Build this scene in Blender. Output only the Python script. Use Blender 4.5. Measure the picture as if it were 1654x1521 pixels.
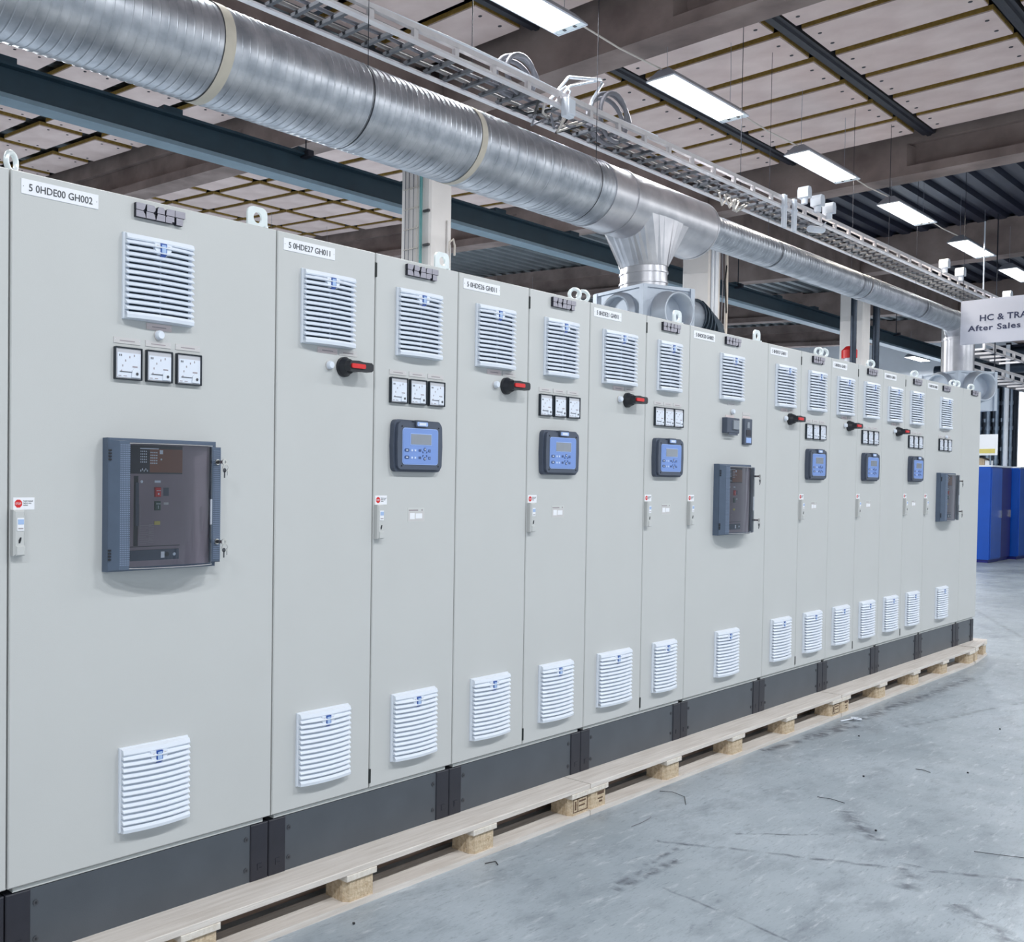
import bpy, bmesh, math, random
from mathutils import Vector, Matrix
random.seed(7)
for o in list(bpy.data.objects): bpy.data.objects.remove(o)
SC = bpy.context.scene
COL = SC.collection
# ------------------------------------------------------------------ camera
yaw, pit, rol = 0.7121, -0.0216, 0.0102
fw = Vector((math.sin(yaw)*math.cos(pit), math.cos(yaw)*math.cos(pit), math.sin(pit)))
rt = Vector((math.cos(yaw), -math.sin(yaw), 0)); up = rt.cross(fw)
r2 = math.cos(rol)*rt + math.sin(rol)*up; u2 = -math.sin(rol)*rt + math.cos(rol)*up
cd = bpy.data.cameras.new('camera'); cam = bpy.data.objects.new('camera', cd); COL.objects.link(cam)
cam.matrix_world = Matrix(((r2.x, u2.x, -fw.x, -1.2859), (r2.y, u2.y, -fw.y, -2.5586), (r2.z, u2.z, -fw.z, 1.5097), (0, 0, 0, 1)))
cd.sensor_fit = 'HORIZONTAL'; cd.sensor_width = 36; cd.lens = 1613.92*36/1654
cd.shift_x = (827-414.66)/1654; cd.shift_y = (810.28-760.5)/1654
cd.clip_start = 0.05; cd.clip_end = 200
SC.camera = cam
# ------------------------------------------------------------------ light, exposure
SC.view_settings.view_transform = 'Standard'; SC.view_settings.look = 'None'
SC.view_settings.gamma = 1; SC.view_settings.use_curve_mapping = False
SC.view_settings.exposure = 0.53
w = bpy.data.worlds.new('daylight'); SC.world = w; w.use_nodes = True  # even ambient fill added to light the fronts from the hall's open sides
w.node_tree.nodes['Background'].inputs[0].default_value = (0.84, 0.93, 1.0, 1)
w.node_tree.nodes['Background'].inputs[1].default_value = 0.62
LAMP_W = 38.0       # watts of each hanging fluorescent lamp
# ------------------------------------------------------------------ materials
def lin(c):
    return tuple((v/255/12.92 if v/255 <= .04045 else ((v/255+.055)/1.055)**2.4) for v in c)
def mat(name, rgb, rough=.5, metal=0, noise=0, scale=8, bump=0, bscale=60, spec=.5, coat=0, emit=0, stretch=None, ramp=None, detail=4):
    m = bpy.data.materials.new(name); m.use_nodes = True; nt = m.node_tree; b = nt.nodes['Principled BSDF']
    c = lin(rgb); b.inputs['Base Color'].default_value = (*c, 1)
    b.inputs['Roughness'].default_value = rough; b.inputs['Metallic'].default_value = metal
    b.inputs['Specular IOR Level'].default_value = spec
    if coat: b.inputs['Coat Weight'].default_value = coat; b.inputs['Coat Roughness'].default_value = .1
    if emit:
        b.inputs['Emission Color'].default_value = (*c, 1); b.inputs['Emission Strength'].default_value = emit
    if noise or bump:
        tc = nt.nodes.new('ShaderNodeTexCoord'); mp = nt.nodes.new('ShaderNodeMapping')
        nt.links.new(tc.outputs['Object'], mp.inputs[0])
        if stretch: mp.inputs['Scale'].default_value = stretch
    if noise:
        n = nt.nodes.new('ShaderNodeTexNoise'); n.inputs['Scale'].default_value = scale; n.inputs['Detail'].default_value = detail
        nt.links.new(mp.outputs[0], n.inputs['Vector'])
        r = nt.nodes.new('ShaderNodeValToRGB'); r.color_ramp.elements[0].position = .3; r.color_ramp.elements[1].position = .7
        c0 = [max(0, v*(1-noise)) for v in c]; c1 = [min(1, v*(1+noise)) for v in c]
        if ramp: c0, c1 = lin(ramp[0]), lin(ramp[1])
        r.color_ramp.elements[0].color = (*c0, 1); r.color_ramp.elements[1].color = (*c1, 1)
        nt.links.new(n.outputs[0], r.inputs[0]); nt.links.new(r.outputs[0], b.inputs['Base Color'])
    if bump:
        n2 = nt.nodes.new('ShaderNodeTexNoise'); n2.inputs['Scale'].default_value = bscale; n2.inputs['Detail'].default_value = 3
        nt.links.new(mp.outputs[0], n2.inputs['Vector'])
        bp = nt.nodes.new('ShaderNodeBump'); bp.inputs['Strength'].default_value = bump; bp.inputs['Distance'].default_value = .01
        nt.links.new(n2.outputs[0], bp.inputs['Height']); nt.links.new(bp.outputs[0], b.inputs['Normal'])
    return m
PAINT = mat('light_grey_powder_coat', (198, 199, 198), .38, noise=.012, scale=3, bump=.04, bscale=350)
FRAMEG = mat('frame_grey_paint', (205, 207, 205), .4, noise=.01)
GASKET = mat('black_rubber', (24, 32, 32), .7, noise=.05)
WHITE = mat('white_plastic', (226, 232, 242), .35, noise=.01)
WHITE2 = mat('white_label', (240, 241, 246), .5, noise=.01)
PINKL = mat('pale_pink_label', (214, 200, 200), .5, noise=.02)
GREYL = mat('grey_engraved_label', (203, 200, 200), .5, noise=.02)
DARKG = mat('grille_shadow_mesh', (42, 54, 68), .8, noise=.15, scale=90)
BLUE = mat('blue_clip_plastic', (35, 78, 160), .4, noise=.03)
LBLUE = mat('pale_blue_print', (165, 190, 228), .5, noise=.03)
INK = mat('dark_ink', (70, 72, 78), .6, noise=.03)
INK2 = mat('faded_ink', (160, 150, 155), .6, noise=.03)
LOGO = mat('dark_brushed_badge', (156, 153, 164), .4, .1, noise=.08, scale=40, stretch=(1, 1, 12))
LOGOD = mat('badge_side_black', (34, 36, 48), .5, noise=.05)
BLACK = mat('black_plastic', (36, 38, 44), .4, noise=.08, scale=20)
RED = mat('red_plastic', (215, 40, 42), .4, noise=.05)
BEZEL = mat('meter_bezel', (30, 40, 50), .4, noise=.05)
DIAL = mat('meter_dial', (226, 232, 244), .25, noise=.01, coat=.3)
DIALG = mat('meter_head_band', (196, 196, 202), .4, noise=.02)
SLATE = mat('slate_plastic', (74, 82, 98), .45, noise=.04, scale=30, bump=.05, bscale=400)
BRKF = mat('breaker_frame_plastic', (84, 98, 118), .45, noise=.05, scale=20, bump=.05, bscale=300)
STUD = mat('knurled_stud_plastic', (122, 136, 160), .45, noise=.03)
BRKI = mat('breaker_front_plastic', (146, 132, 140), .45, noise=.05, scale=10)
BRKD = mat('breaker_dark_panel', (40, 40, 52), .3, noise=.08)
BRKB = mat('breaker_brown_panel', (134, 84, 62), .4, noise=.1)
YEL = mat('yellow_label', (214, 198, 110), .5, noise=.03)
GREEN = mat('green_button', (58, 84, 74), .5, noise=.05)
PANB = mat('controller_blue_foil', (122, 152, 214), .35, noise=.02)
PANL = mat('controller_light_blue', (160, 186, 236), .35, noise=.02)
LCD = mat('lcd_grey', (138, 144, 154), .2, noise=.04, scale=20, coat=.4)
KEYD = mat('key_dark_blue', (62, 84, 130), .45, noise=.05)
CHROME = mat('chrome', (225, 222, 216), .15, 1, noise=.05, scale=30)
ZINC = mat('zinc_plated_steel', (226, 234, 236), .3, .35, noise=.06, scale=20)
PLINB = mat('black_plinth_corner', (37, 38, 48), .5, noise=.12, scale=14, bump=.06, bscale=200)
PLING = mat('anthracite_plinth_panel', (84, 89, 96), .42, .25, noise=.08, scale=5, bump=.04, bscale=300)
WOOD = mat('pale_pine', (218, 210, 203), .65, noise=.1, scale=7, bump=.25, bscale=30, stretch=(.5, 9, 9), ramp=((204, 195, 187), (226, 219, 213)), detail=9)
WOODY = mat('fresh_pine_cross', (222, 212, 200), .65, noise=.1, scale=6, bump=.2, bscale=30, stretch=(9, .8, 9), ramp=((212, 202, 190), (232, 226, 218)), detail=8)
CHIP = mat('chipboard_block', (196, 170, 136), .8, noise=.16, scale=70, bump=.5, bscale=120, ramp=((184, 160, 130), (218, 200, 174)))
BROWNW = mat('brown_underboard', (176, 150, 136), .7, noise=.1, scale=8, stretch=(.6, 9, 9), ramp=((150, 126, 112), (190, 166, 152)))
STAMP = mat('burnt_stamp_ink', (96, 72, 54), .7, noise=.1)
CONC = mat('raw_concrete_beam', (132, 116, 112), .85, noise=.2, scale=2.2, bump=.3, bscale=25, ramp=((112, 97, 93), (150, 134, 129)), detail=8)
CONCW = mat('white_painted_concrete', (222, 218, 216), .7, noise=.04, scale=3, bump=.12, bscale=30)
BOARD = mat('pinkish_white_board', (216, 195, 190), .8, noise=.03, scale=2.5, ramp=((202, 180, 175), (222, 203, 198)), detail=6)
INSUL = mat('mineral_wool_edge', (158, 126, 62), .95, noise=.25, scale=30, bump=.4)
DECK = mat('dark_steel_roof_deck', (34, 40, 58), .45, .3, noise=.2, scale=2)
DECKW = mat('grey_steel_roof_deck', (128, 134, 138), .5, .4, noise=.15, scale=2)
TEAL = mat('teal_painted_steel', (38, 62, 76), .5, noise=.12, scale=4)
BARM = mat('dark_ceiling_bar', (40, 42, 52), .55, .3, noise=.15, scale=10)
GALV = mat('galvanised_sheet', (190, 194, 202), .36, .8, noise=.1, scale=9, ramp=((158, 163, 172), (200, 203, 210)))
GALV2 = mat('smooth_galvanised_sheet', (206, 205, 210), .34, .75, noise=.08, scale=5, ramp=((186, 186, 192), (220, 218, 222)))
TAPE = mat('cream_joint_tape', (206, 198, 184), .6, noise=.06)
BOXG = mat('blue_grey_duct_box', (190, 198, 210), .4, .35, noise=.06, scale=5)
FLEX = mat('dark_flexible_hose', (66, 78, 90), .6, .2, noise=.15)
TRAY = mat('white_coated_tray', (222, 218, 220), .4, .2, noise=.05, scale=12)
CAB3 = mat('dull_grey_cable', (140, 136, 134), .6, noise=.08)
TRAYD = mat('zinc_tray_rung', (84, 86, 92), .5, .5, noise=.12)
CAB1 = mat('pale_grey_cable', (206, 198, 190), .55, noise=.05)
CAB2 = mat('mid_grey_cable', (120, 120, 128), .5, noise=.08)
CABB = mat('black_cable', (28, 28, 32), .5, noise=.1)
LHOUS = mat('lamp_housing', (150, 152, 162), .5, noise=.05)
LBLU = mat('locker_blue', (4, 76, 176), .35, noise=.06, scale=3)
LBLUD = mat('locker_dark_blue', (10, 16, 110), .4, noise=.1)
SIGN = mat('white_sign_board', (194, 197, 212), .5, noise=.01)
NAVY = mat('navy_lettering', (40, 48, 84), .5, noise=.03)
WALLM = mat('pale_wall', (214, 216, 222), .8, noise=.05, scale=1.2, bump=.1, bscale=8)
WALLD = mat('grey_far_wall', (150, 146, 142), .85, noise=.12, scale=1)
PIPE = mat('steel_pipe', (128, 142, 160), .35, .6, noise=.2, scale=8)
PIPED = mat('dark_steel_pipe', (52, 62, 76), .4, .5, noise=.2, scale=8)
GREENM = mat('grey_green_machine', (110, 132, 128), .5, noise=.1)
EMIT = mat('lamp_diffuser', (255, 250, 240), .5, emit=7.0, noise=.01)
EMIW = mat('warm_lamp_diffuser', (255, 244, 222), .5, emit=7.0, noise=.01)
# transparent smoked cover
def glass():
    m = bpy.data.materials.new('smoked_clear_cover'); m.use_nodes = True; nt = m.node_tree; nt.nodes.clear()
    o = nt.nodes.new('ShaderNodeOutputMaterial'); mx = nt.nodes.new('ShaderNodeMixShader')
    t = nt.nodes.new('ShaderNodeBsdfTransparent'); t.inputs[0].default_value = (.90, .92, .96, 1)
    g = nt.nodes.new('ShaderNodeBsdfGlossy'); g.inputs['Roughness'].default_value = .06; g.inputs[0].default_value = (.9, .95, 1, 1)
    f = nt.nodes.new('ShaderNodeFresnel'); f.inputs[0].default_value = 1.5
    n = nt.nodes.new('ShaderNodeTexNoise'); n.inputs['Scale'].default_value = 9
    tc = nt.nodes.new('ShaderNodeTexCoord'); mp = nt.nodes.new('ShaderNodeMapping'); mp.inputs['Scale'].default_value = (5, 1, .5)
    nt.links.new(tc.outputs['Object'], mp.inputs[0]); nt.links.new(mp.outputs[0], n.inputs['Vector'])
    bp = nt.nodes.new('ShaderNodeBump'); bp.inputs['Strength'].default_value = .35; bp.inputs['Distance'].default_value = .01
    nt.links.new(n.outputs[0], bp.inputs['Height']); nt.links.new(bp.outputs[0], g.inputs['Normal'])
    ad = nt.nodes.new('ShaderNodeMath'); ad.operation = 'MULTIPLY_ADD'; ad.inputs[1].default_value = 1.0; ad.inputs[2].default_value = .0
    nt.links.new(f.outputs[0], ad.inputs[0]); nt.links.new(ad.outputs[0], mx.inputs[0])
    nt.links.new(t.outputs[0], mx.inputs[1]); nt.links.new(g.outputs[0], mx.inputs[2]); nt.links.new(mx.outputs[0], o.inputs[0])
    return m
GLASS = glass()
# worn floor: blotches, fine scratches and the dark streaks seen on it
def floor_mat():
    m = bpy.data.materials.new('worn_grey_floor_paint'); m.use_nodes = True; nt = m.node_tree; b = nt.nodes['Principled BSDF']
    N = nt.nodes.new; L = nt.links.new
    tc = N('ShaderNodeTexCoord')
    def noise(scale, det, stretch=(1, 1, 1), rot=0, rough=.6):
        mp = N('ShaderNodeMapping'); mp.inputs['Scale'].default_value = stretch; mp.inputs['Rotation'].default_value = (0, 0, rot)
        L(tc.outputs['Object'], mp.inputs[0]); n = N('ShaderNodeTexNoise'); n.inputs['Scale'].default_value = scale
        n.inputs['Detail'].default_value = det; n.inputs['Roughness'].default_value = rough; L(mp.outputs[0], n.inputs['Vector']); return n.outputs[0]
    def ramp(src, p0, p1, c0=(0, 0, 0), c1=(1, 1, 1)):
        r = N('ShaderNodeValToRGB'); r.color_ramp.elements[0].position = p0; r.color_ramp.elements[1].position = p1
        r.color_ramp.elements[0].color = (*c0, 1); r.color_ramp.elements[1].color = (*c1, 1); L(src, r.inputs[0]); return r.outputs[0]
    def mix(f, a, c, k=1.0):
        x = N('ShaderNodeMix'); x.data_type = 'RGBA'
        mm = N('ShaderNodeMath'); mm.operation = 'MULTIPLY'; mm.inputs[1].default_value = k; L(f, mm.inputs[0]); L(mm.outputs[0], x.inputs[0])
        if isinstance(a, tuple): x.inputs[6].default_value = (*a, 1)
        else: L(a, x.inputs[6])
        if isinstance(c, tuple): x.inputs[7].default_value = (*c, 1)
        else: L(c, x.inputs[7])
        return x.outputs[2]
    base = ramp(noise(.9, 5), .35, .68, lin((146, 156, 164)), lin((170, 179, 187)))
    dark = lin((104, 112, 122)); pale = lin((200, 205, 210))
    base = mix(ramp(noise(2.6, 9, (1, 2.2, 1), .45, .72), .50, .70), base, dark, .6)
    base = mix(ramp(noise(9, 8, (1, 5, 1), .3, .75), .56, .66), base, dark, .6)
    base = mix(ramp(noise(22, 6, (1, 7, 1), -.5, .7), .56, .66), base, lin((128, 135, 146)), .75)
    base = mix(ramp(noise(5, 8, (1, 6, 1), .9, .7), .56, .70), base, pale, .7)
    sep = N('ShaderNodeSeparateXYZ'); L(tc.outputs['Object'], sep.inputs[0])
    def math_(op, a, c=None, d=None):
        x = N('ShaderNodeMath'); x.operation = op
        for i, v in enumerate((a, c, d)):
            if v is None: continue
            if isinstance(v, (int, float)): x.inputs[i].default_value = v
            else: L(v, x.inputs[i])
        return x.outputs[0]
    wob = math_('MULTIPLY_ADD', noise(3, 5), .09, -.045)
    brk = ramp(noise(14, 5), .40, .58)
    for (x0, y0, x1, y1, wd, k) in [(2.75, -.50, 3.45, -1.62, .016, .75), (3.10, -.67, 3.43, -.95, .010, .6), (5.13, -.22, 8.2, -.30, .05, .62), (4.6, -.17, 5.7, -.30, .03, .6),
                                    (2.14, -.65, 2.62, -.66, .022, .65), (2.2, -.62, 2.75, -.60, .015, .5), (2.3, -.75, 2.1, -1.9, .010, .5), (3.5, -1.1, 3.8, -.85, .05, .55), (2.98, -1.5, 2.75, -1.75, .05, .5),
                                    (5.9, -.5, 9.5, -1.2, .02, .4), (3.0, -1.35, 3.3, -1.28, .05, .45), (9, -.9, 16, 2.0, .03, .35)]:
        dx, dy = x1-x0, y1-y0; Ln = math.hypot(dx, dy); dx /= Ln; dy /= Ln
        t = math_('ADD', math_('MULTIPLY', math_('SUBTRACT', sep.outputs[0], x0), dx), math_('MULTIPLY', math_('SUBTRACT', sep.outputs[1], y0), dy))
        s = math_('ADD', math_('MULTIPLY', math_('SUBTRACT', sep.outputs[0], x0), -dy), math_('MULTIPLY', math_('SUBTRACT', sep.outputs[1], y0), dx))
        s = math_('ABSOLUTE', math_('ADD', s, wob))
        inside = math_('MULTIPLY', math_('GREATER_THAN', t, 0), math_('LESS_THAN', t, Ln))
        f = math_('MULTIPLY', math_('SUBTRACT', 1.0, math_('MINIMUM', math_('DIVIDE', s, wd*1.3), 1.0)), inside)
        f = math_('MULTIPLY', f, brk)
        base = mix(f, base, lin((84, 90, 100)), min(1, k*1.8))
    L(base, b.inputs['Base Color'])
    L(ramp(noise(4, 6), .3, .7, (.30,)*3, (.5,)*3), b.inputs['Roughness'])
    bp = N('ShaderNodeBump'); bp.inputs['Strength'].default_value = .12; bp.inputs['Distance'].default_value = .01
    L(noise(40, 6), bp.inputs['Height']); L(bp.outputs[0], b.inputs['Normal'])
    return m
FLOORM = floor_mat()
# ------------------------------------------------------------------ mesh helpers
class MB:
    def __init__(s): s.v = []; s.f = []; s.m = []; s.mats = []; s.sm = []
    def mi(s, m):
        if m not in s.mats: s.mats.append(m)
        return s.mats.index(m)
    def add(s, vs, fs, m, smooth=False):
        k = len(s.v); s.v += [tuple(v) for v in vs]; i = s.mi(m)
        for f in fs: s.f.append(tuple(k+a for a in f)); s.m.append(i); s.sm.append(smooth)
        return s
    def box(s, x0, x1, y0, y1, z0, z1, m, side=None, mz=None):
        vs = [(x, y, z) for x in (x0, x1) for y in (y0, y1) for z in (z0, z1)]
        fs = [(0, 1, 3, 2), (4, 6, 7, 5), (0, 4, 5, 1), (2, 3, 7, 6), (0, 2, 6, 4), (1, 5, 7, 3)]
        if side:
            s.add(vs, fs[:4], side); s.add(vs, fs[4:], m)
        else: s.add(vs, fs, m)
        return s
    def bev(s, x0, x1, y0, y1, z0, z1, m, b=.004):     # box whose -Y face is bevelled in
        vs = [(x0, y1, z0), (x1, y1, z0), (x1, y1, z1), (x0, y1, z1), (x0, y0+b, z0), (x1, y0+b, z0), (x1, y0+b, z1), (x0, y0+b, z1),
              (x0+b, y0, z0+b), (x1-b, y0, z0+b), (x1-b, y0, z1-b), (x0+b, y0, z1-b)]
        s.add(vs, [(3, 2, 1, 0), (0, 1, 5, 4), (1, 2, 6, 5), (2, 3, 7, 6), (3, 0, 4, 7), (4, 5, 9, 8), (5, 6, 10, 9), (6, 7, 11, 10), (7, 4, 8, 11), (8, 9, 10, 11)], m); return s
    def prism(s, pts, y0, y1, m, side=None, axis='y'):   # outline in x,z pushed along y (y0 the front)
        n = len(pts)
        if axis == 'y': vs = [(p[0], y0, p[1]) for p in pts]+[(p[0], y1, p[1]) for p in pts]
        elif axis == 'x': vs = [(y0, p[0], p[1]) for p in pts]+[(y1, p[0], p[1]) for p in pts]
        else: vs = [(p[0], p[1], y0) for p in pts]+[(p[0], p[1], y1) for p in pts]
        s.add(vs, [tuple(range(n)), tuple(range(2*n-1, n-1, -1))], m)
        s.add(vs, [(i, (i+1) % n, n+(i+1) % n, n+i) for i in range(n)], side or m); return s
    def ring(s, pts, rin, y0, y1, m):                     # outline with matching inner outline rin
        n = len(pts); vs = [(p[0], y0, p[1]) for p in pts]+[(p[0], y0, p[1]) for p in rin]+[(p[0], y1, p[1]) for p in pts]+[(p[0], y1, p[1]) for p in rin]
        fs = []
        for i in range(n):
            j = (i+1) % n
            fs += [(i, j, n+j, n+i), (2*n+i, 3*n+i, 3*n+j, 2*n+j), (i, 2*n+i, 2*n+j, j), (n+i, n+j, 3*n+j, 3*n+i)]
        s.add(vs, fs, m); return s
    def cyl(s, a, b, r, m, n=16, r2=None, cap=True, smooth=True):
        a = Vector(a); b = Vector(b); d = (b-a).normalized(); r2 = r if r2 is None else r2
        u = d.orthogonal().normalized(); w_ = d.cross(u)
        vs = [a+r*(math.cos(2*math.pi*i/n)*u+math.sin(2*math.pi*i/n)*w_) for i in range(n)]+[b+r2*(math.cos(2*math.pi*i/n)*u+math.sin(2*math.pi*i/n)*w_) for i in range(n)]
        s.add(vs, [(i, (i+1) % n, n+(i+1) % n, n+i) for i in range(n)], m, smooth)
        if cap: s.add(vs, [tuple(range(n-1, -1, -1)), tuple(range(n, 2*n))], m)
        return s
    def tube(s, pts, r, m, n=8, closed=False):
        pts = [Vector(p) for p in pts]; k = len(pts); vs = []; prev = None
        for i, p in enumerate(pts):
            if closed: d = pts[(i+1) % k]-pts[i-1]
            else: d = pts[min(i+1, k-1)]-pts[max(i-1, 0)]
            d.normalize()
            u = d.orthogonal().normalized() if prev is None else (prev-d*prev.dot(d)).normalized()
            prev = u; w_ = d.cross(u)
            vs += [p+r*(math.cos(2*math.pi*j/n)*u+math.sin(2*math.pi*j/n)*w_) for j in range(n)]
        fs = []
        for i in range(k if closed else k-1):
            a = i*n; b = ((i+1) % k)*n
            fs += [(a+j, a+(j+1) % n, b+(j+1) % n, b+j) for j in range(n)]
        s.add(vs, fs, m, True)
        if not closed: s.add(vs, [tuple(range(n-1, -1, -1)), tuple((k-1)*n+j for j in range(n))], m)
        return s
    def mesh(s, name):
        me = bpy.data.meshes.new(name); me.from_pydata(s.v, [], s.f)
        for m in s.mats: me.materials.append(m)
        me.polygons.foreach_set('material_index', s.m); me.polygons.foreach_set('use_smooth', s.sm)
        bm = bmesh.new(); bm.from_mesh(me); bmesh.ops.recalc_face_normals(bm, faces=bm.faces); bm.to_mesh(me); bm.free()
        me.update(); return me
CACHE = {}
def shared(key, fn):
    if key not in CACHE: CACHE[key] = fn().mesh(key if isinstance(key, str) else key[0])
    return CACHE[key]
def ob(name, me, parent=None, loc=(0, 0, 0), rot=(0, 0, 0)):
    if isinstance(me, MB): me = me.mesh(name)
    o = bpy.data.objects.new(name, me); COL.objects.link(o); o.location = loc; o.rotation_euler = rot
    if parent: o.parent = parent
    return o
def thing(name, label, cat, loc=(0, 0, 0), rot=(0, 0, 0), group=None, me=None):
    o = ob(name, me, None, loc, rot); o['label'] = label; o['category'] = cat
    if group: o['group'] = group
    return o
def struct(name, me, loc=(0, 0, 0)):
    o = ob(name, me, None, loc); o['kind'] = 'structure'; return o
def text_mesh(txt, size, m, key=None, depth=.0006, bold=0, sx=1.0, align='LEFT', spacing=1.0):
    k = ('text', txt, size, m.name, sx, align, bold, spacing)
    if k in CACHE: return CACHE[k]
    cu = bpy.data.curves.new('lettering', 'FONT'); cu.body = txt; cu.size = size; cu.extrude = depth; cu.offset = bold; cu.align_x = align
    cu.resolution_u = 3; cu.space_character = spacing
    o = bpy.data.objects.new('lettering', cu); COL.objects.link(o)
    dg = bpy.context.evaluated_depsgraph_get(); me = bpy.data.meshes.new_from_object(o.evaluated_get(dg))
    bpy.data.objects.remove(o); me.materials.clear(); me.materials.append(m)
    me.transform(Matrix.Scale(sx, 4, (1, 0, 0)))
    me.transform(Matrix.Rotation(math.pi/2, 4, 'X'))
    CACHE[k] = me; return me
def rrect(x0, x1, z0, z1, r, n=5, bul=0):
    pts = []
    for cx, cz, a0 in ((x1-r, z0+r, -90), (x1-r, z1-r, 0), (x0+r, z1-r, 90), (x0+r, z0+r, 180)):
        for i in range(n+1):
            a = math.radians(a0+90*i/n); pts.append((cx+r*math.cos(a), cz+r*math.sin(a)))
        if bul and a0 == -90: pts.append((x1+bul, (z0+z1)/2))
        if bul and a0 == 90: pts.append((x0-bul, (z0+z1)/2))
    return pts
def circ(cx, cz, r, n=20): return [(cx+r*math.cos(2*math.pi*i/n), cz+r*math.sin(2*math.pi*i/n)) for i in range(n)]
# ------------------------------------------------------------------ floor, walls
struct('floor', MB().box(-14, 36, -13, 22, -.2, 0, FLOORM))
wl = struct('wall_right', MB().box(34, 34.3, -13, 22, 0, 7, WALLM))
struct('wall_back', MB().box(-14, 34, 21.7, 22, 0, 7.2, WALLD))
# ------------------------------------------------------------------ ceiling: deck, boards
ceil = struct('ceiling', MB().box(-14, 34, -13, 4.6, 6.08, 6.2, DECK))
def fz(y): return 5.95+.07*(y-5)
def decking(x0, x1, ys, zf, m, pitch=.28, h=.07):
    b = MB(); k = int((ys[1]-ys[0])/pitch)
    prof = []
    for i in range(k):
        y = ys[0]+i*pitch
        prof += [(y, h), (y+.10, h), (y+.13, 0), (y+.25, 0)]
    prof.append((ys[0]+k*pitch, h))
    vs = [(x, p[0], zf(p[0])+p[1]) for p in prof for x in (x0, x1)]
    b.add(vs, [(2*i, 2*i+1, 2*i+3, 2*i+2) for i in range(len(prof)-1)], m); return b
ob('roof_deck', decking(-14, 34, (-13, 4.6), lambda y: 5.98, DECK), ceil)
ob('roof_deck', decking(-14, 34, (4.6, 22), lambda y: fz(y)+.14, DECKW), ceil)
def board(w, l, t=.036, dots=True):
    def f():
        b = MB(); b.box(-w/2, w/2, -l/2, l/2, t*.35, t*1.6, INSUL); b.box(-w/2+.004, w/2-.004, -l/2+.004, l/2-.004, 0, t*.35, BOARD)
        if dots:
            for sx in (-1, 1):
                for sy in (-1, 1): b.prism(circ(sx*w*.22, sy*(l/2-.09), .018, 8), -.004, .002, BARM, axis='z')
        return b
    return shared(('ceiling_board', round(w, 3), round(l, 3)), f)
rows = [(-4.55, -3.17), (-3.03, -1.65), (-1.50, -.18), (.02, 1.32), (1.52, 2.88), (3.08, 4.3)]
def xs_near():
    out = []
    g = [7.40, 8.70, 9.54, 10.38, 11.22, 12.02, 12.80]
    out += [(7.48, 7.86), (7.96, 8.68)]
    for a, c in zip([8.78, 9.62, 10.46, 11.29, 12.09], [9.52, 10.36, 11.19, 11.99, 12.74]): out.append((a, c))
    k = 6.83
    while k > .9:
        out.append((k-.72, k)); k -= .845
    return out
for (y0, y1) in rows:
    for (x0, x1) in xs_near():
        ob('ceiling_board', board(x1-x0-.03, y1-y0), ceil, ((x0+x1)/2+random.uniform(-.008, .008), (y0+y1)/2, 5.80+random.uniform(0, .008)), (0, random.uniform(-.004, .004), 0))
for y in (-3.1, -1.57, -.08, 1.42, 2.98):
    for (x0, x1) in ((.9, 6.95), (7.4, 12.95)):
        b = MB(); b.prism([(-.085, .06), (-.065, -.02), (.065, -.02), (.085, .06)], x0, x1, BARM, axis='x')
        b.prism([(-.03, -.02), (-.018, -.04), (.018, -.04), (.03, -.02)], x0, x1, BARM, axis='x')
        ob('ceiling_rail', b, ceil, (0, y, 5.84))
ang = math.atan(.07)
for (y0, y1) in ((4.75, 5.93), (6.09, 7.14), (7.30, 8.34), (8.52, 9.54), (9.71, 10.74), (10.91, 11.94), (12.11, 13.14), (13.31, 14.34), (14.52, 15.54), (15.72, 16.74), (16.92, 17.94)):
    for a0, a1, pit_ in ((1.0, 6.9, .87), (7.4, 12.95, .838)):
        k = 5.35-.87*5 if a0 == 1.0 else 7.62
        while k+.05 < a1:
            e = min(k+(.67 if a0 == 1.0 else .69), a1-.06)
            if k >= a0-.3 and e-k > .2:
                y = (y0+y1)/2
                ob('ceiling_board', board(e-k, y1-y0, dots=a0 == 1.0), ceil, ((k+e)/2, y, fz(y)), (ang, 0, 0))
            k += pit_
# ------------------------------------------------------------------ concrete columns and beams
def beam_near(x):
    b = MB()
    b.box(0, .4, 1.67, 4.14, 5.39, 6.0, CONC)                       # solid end block
    b.box(0, .4, -13, 1.67, 5.39, 5.50, CONC); b.box(.11, .29, -13, 1.67, 5.50, 5.78, CONC); b.box(0, .4, -13, 1.67, 5.78, 6.0, CONC)
    b.add([(0, 1.67, 5.50), (.11, 1.60, 5.53), (.11, 1.60, 5.74), (0, 1.67, 5.78)], [(0, 1, 2, 3)], CONC)
    return b
def beam_far(x):
    b = MB(); y0, y1, y2 = 4.52, 7.4, 21.7
    def sl(ya, yb, xa, xb, da, db):
        z = lambda y, d: 5.45+.055*(y-4.5)+d
        vs = [(X, Y, z(Y, D)) for X in (xa, xb) for Y in (ya, yb) for D in (da, db)]
        b.add(vs, [(0, 1, 3, 2), (4, 6, 7, 5), (0, 4, 5, 1), (2, 3, 7, 6), (0, 2, 6, 4), (1, 5, 7, 3)], CONC)
    sl(y0, y1, 0, .4, 0, .62); sl(y1, y2, 0, .4, 0, .12); sl(y1, y2, .1, .3, .12, .42); sl(y1, y2, 0, .4, .42, .66)
    return b
names = ['out of frame at left', 'nearest the camera', 'in the middle distance, carrying the pale lamps beyond it', 'far down the hall', 'farthest down the hall']
bn = shared('concrete_beam_near', lambda: beam_near(0)); bf = shared('concrete_beam_far', lambda: beam_far(0))
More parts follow.
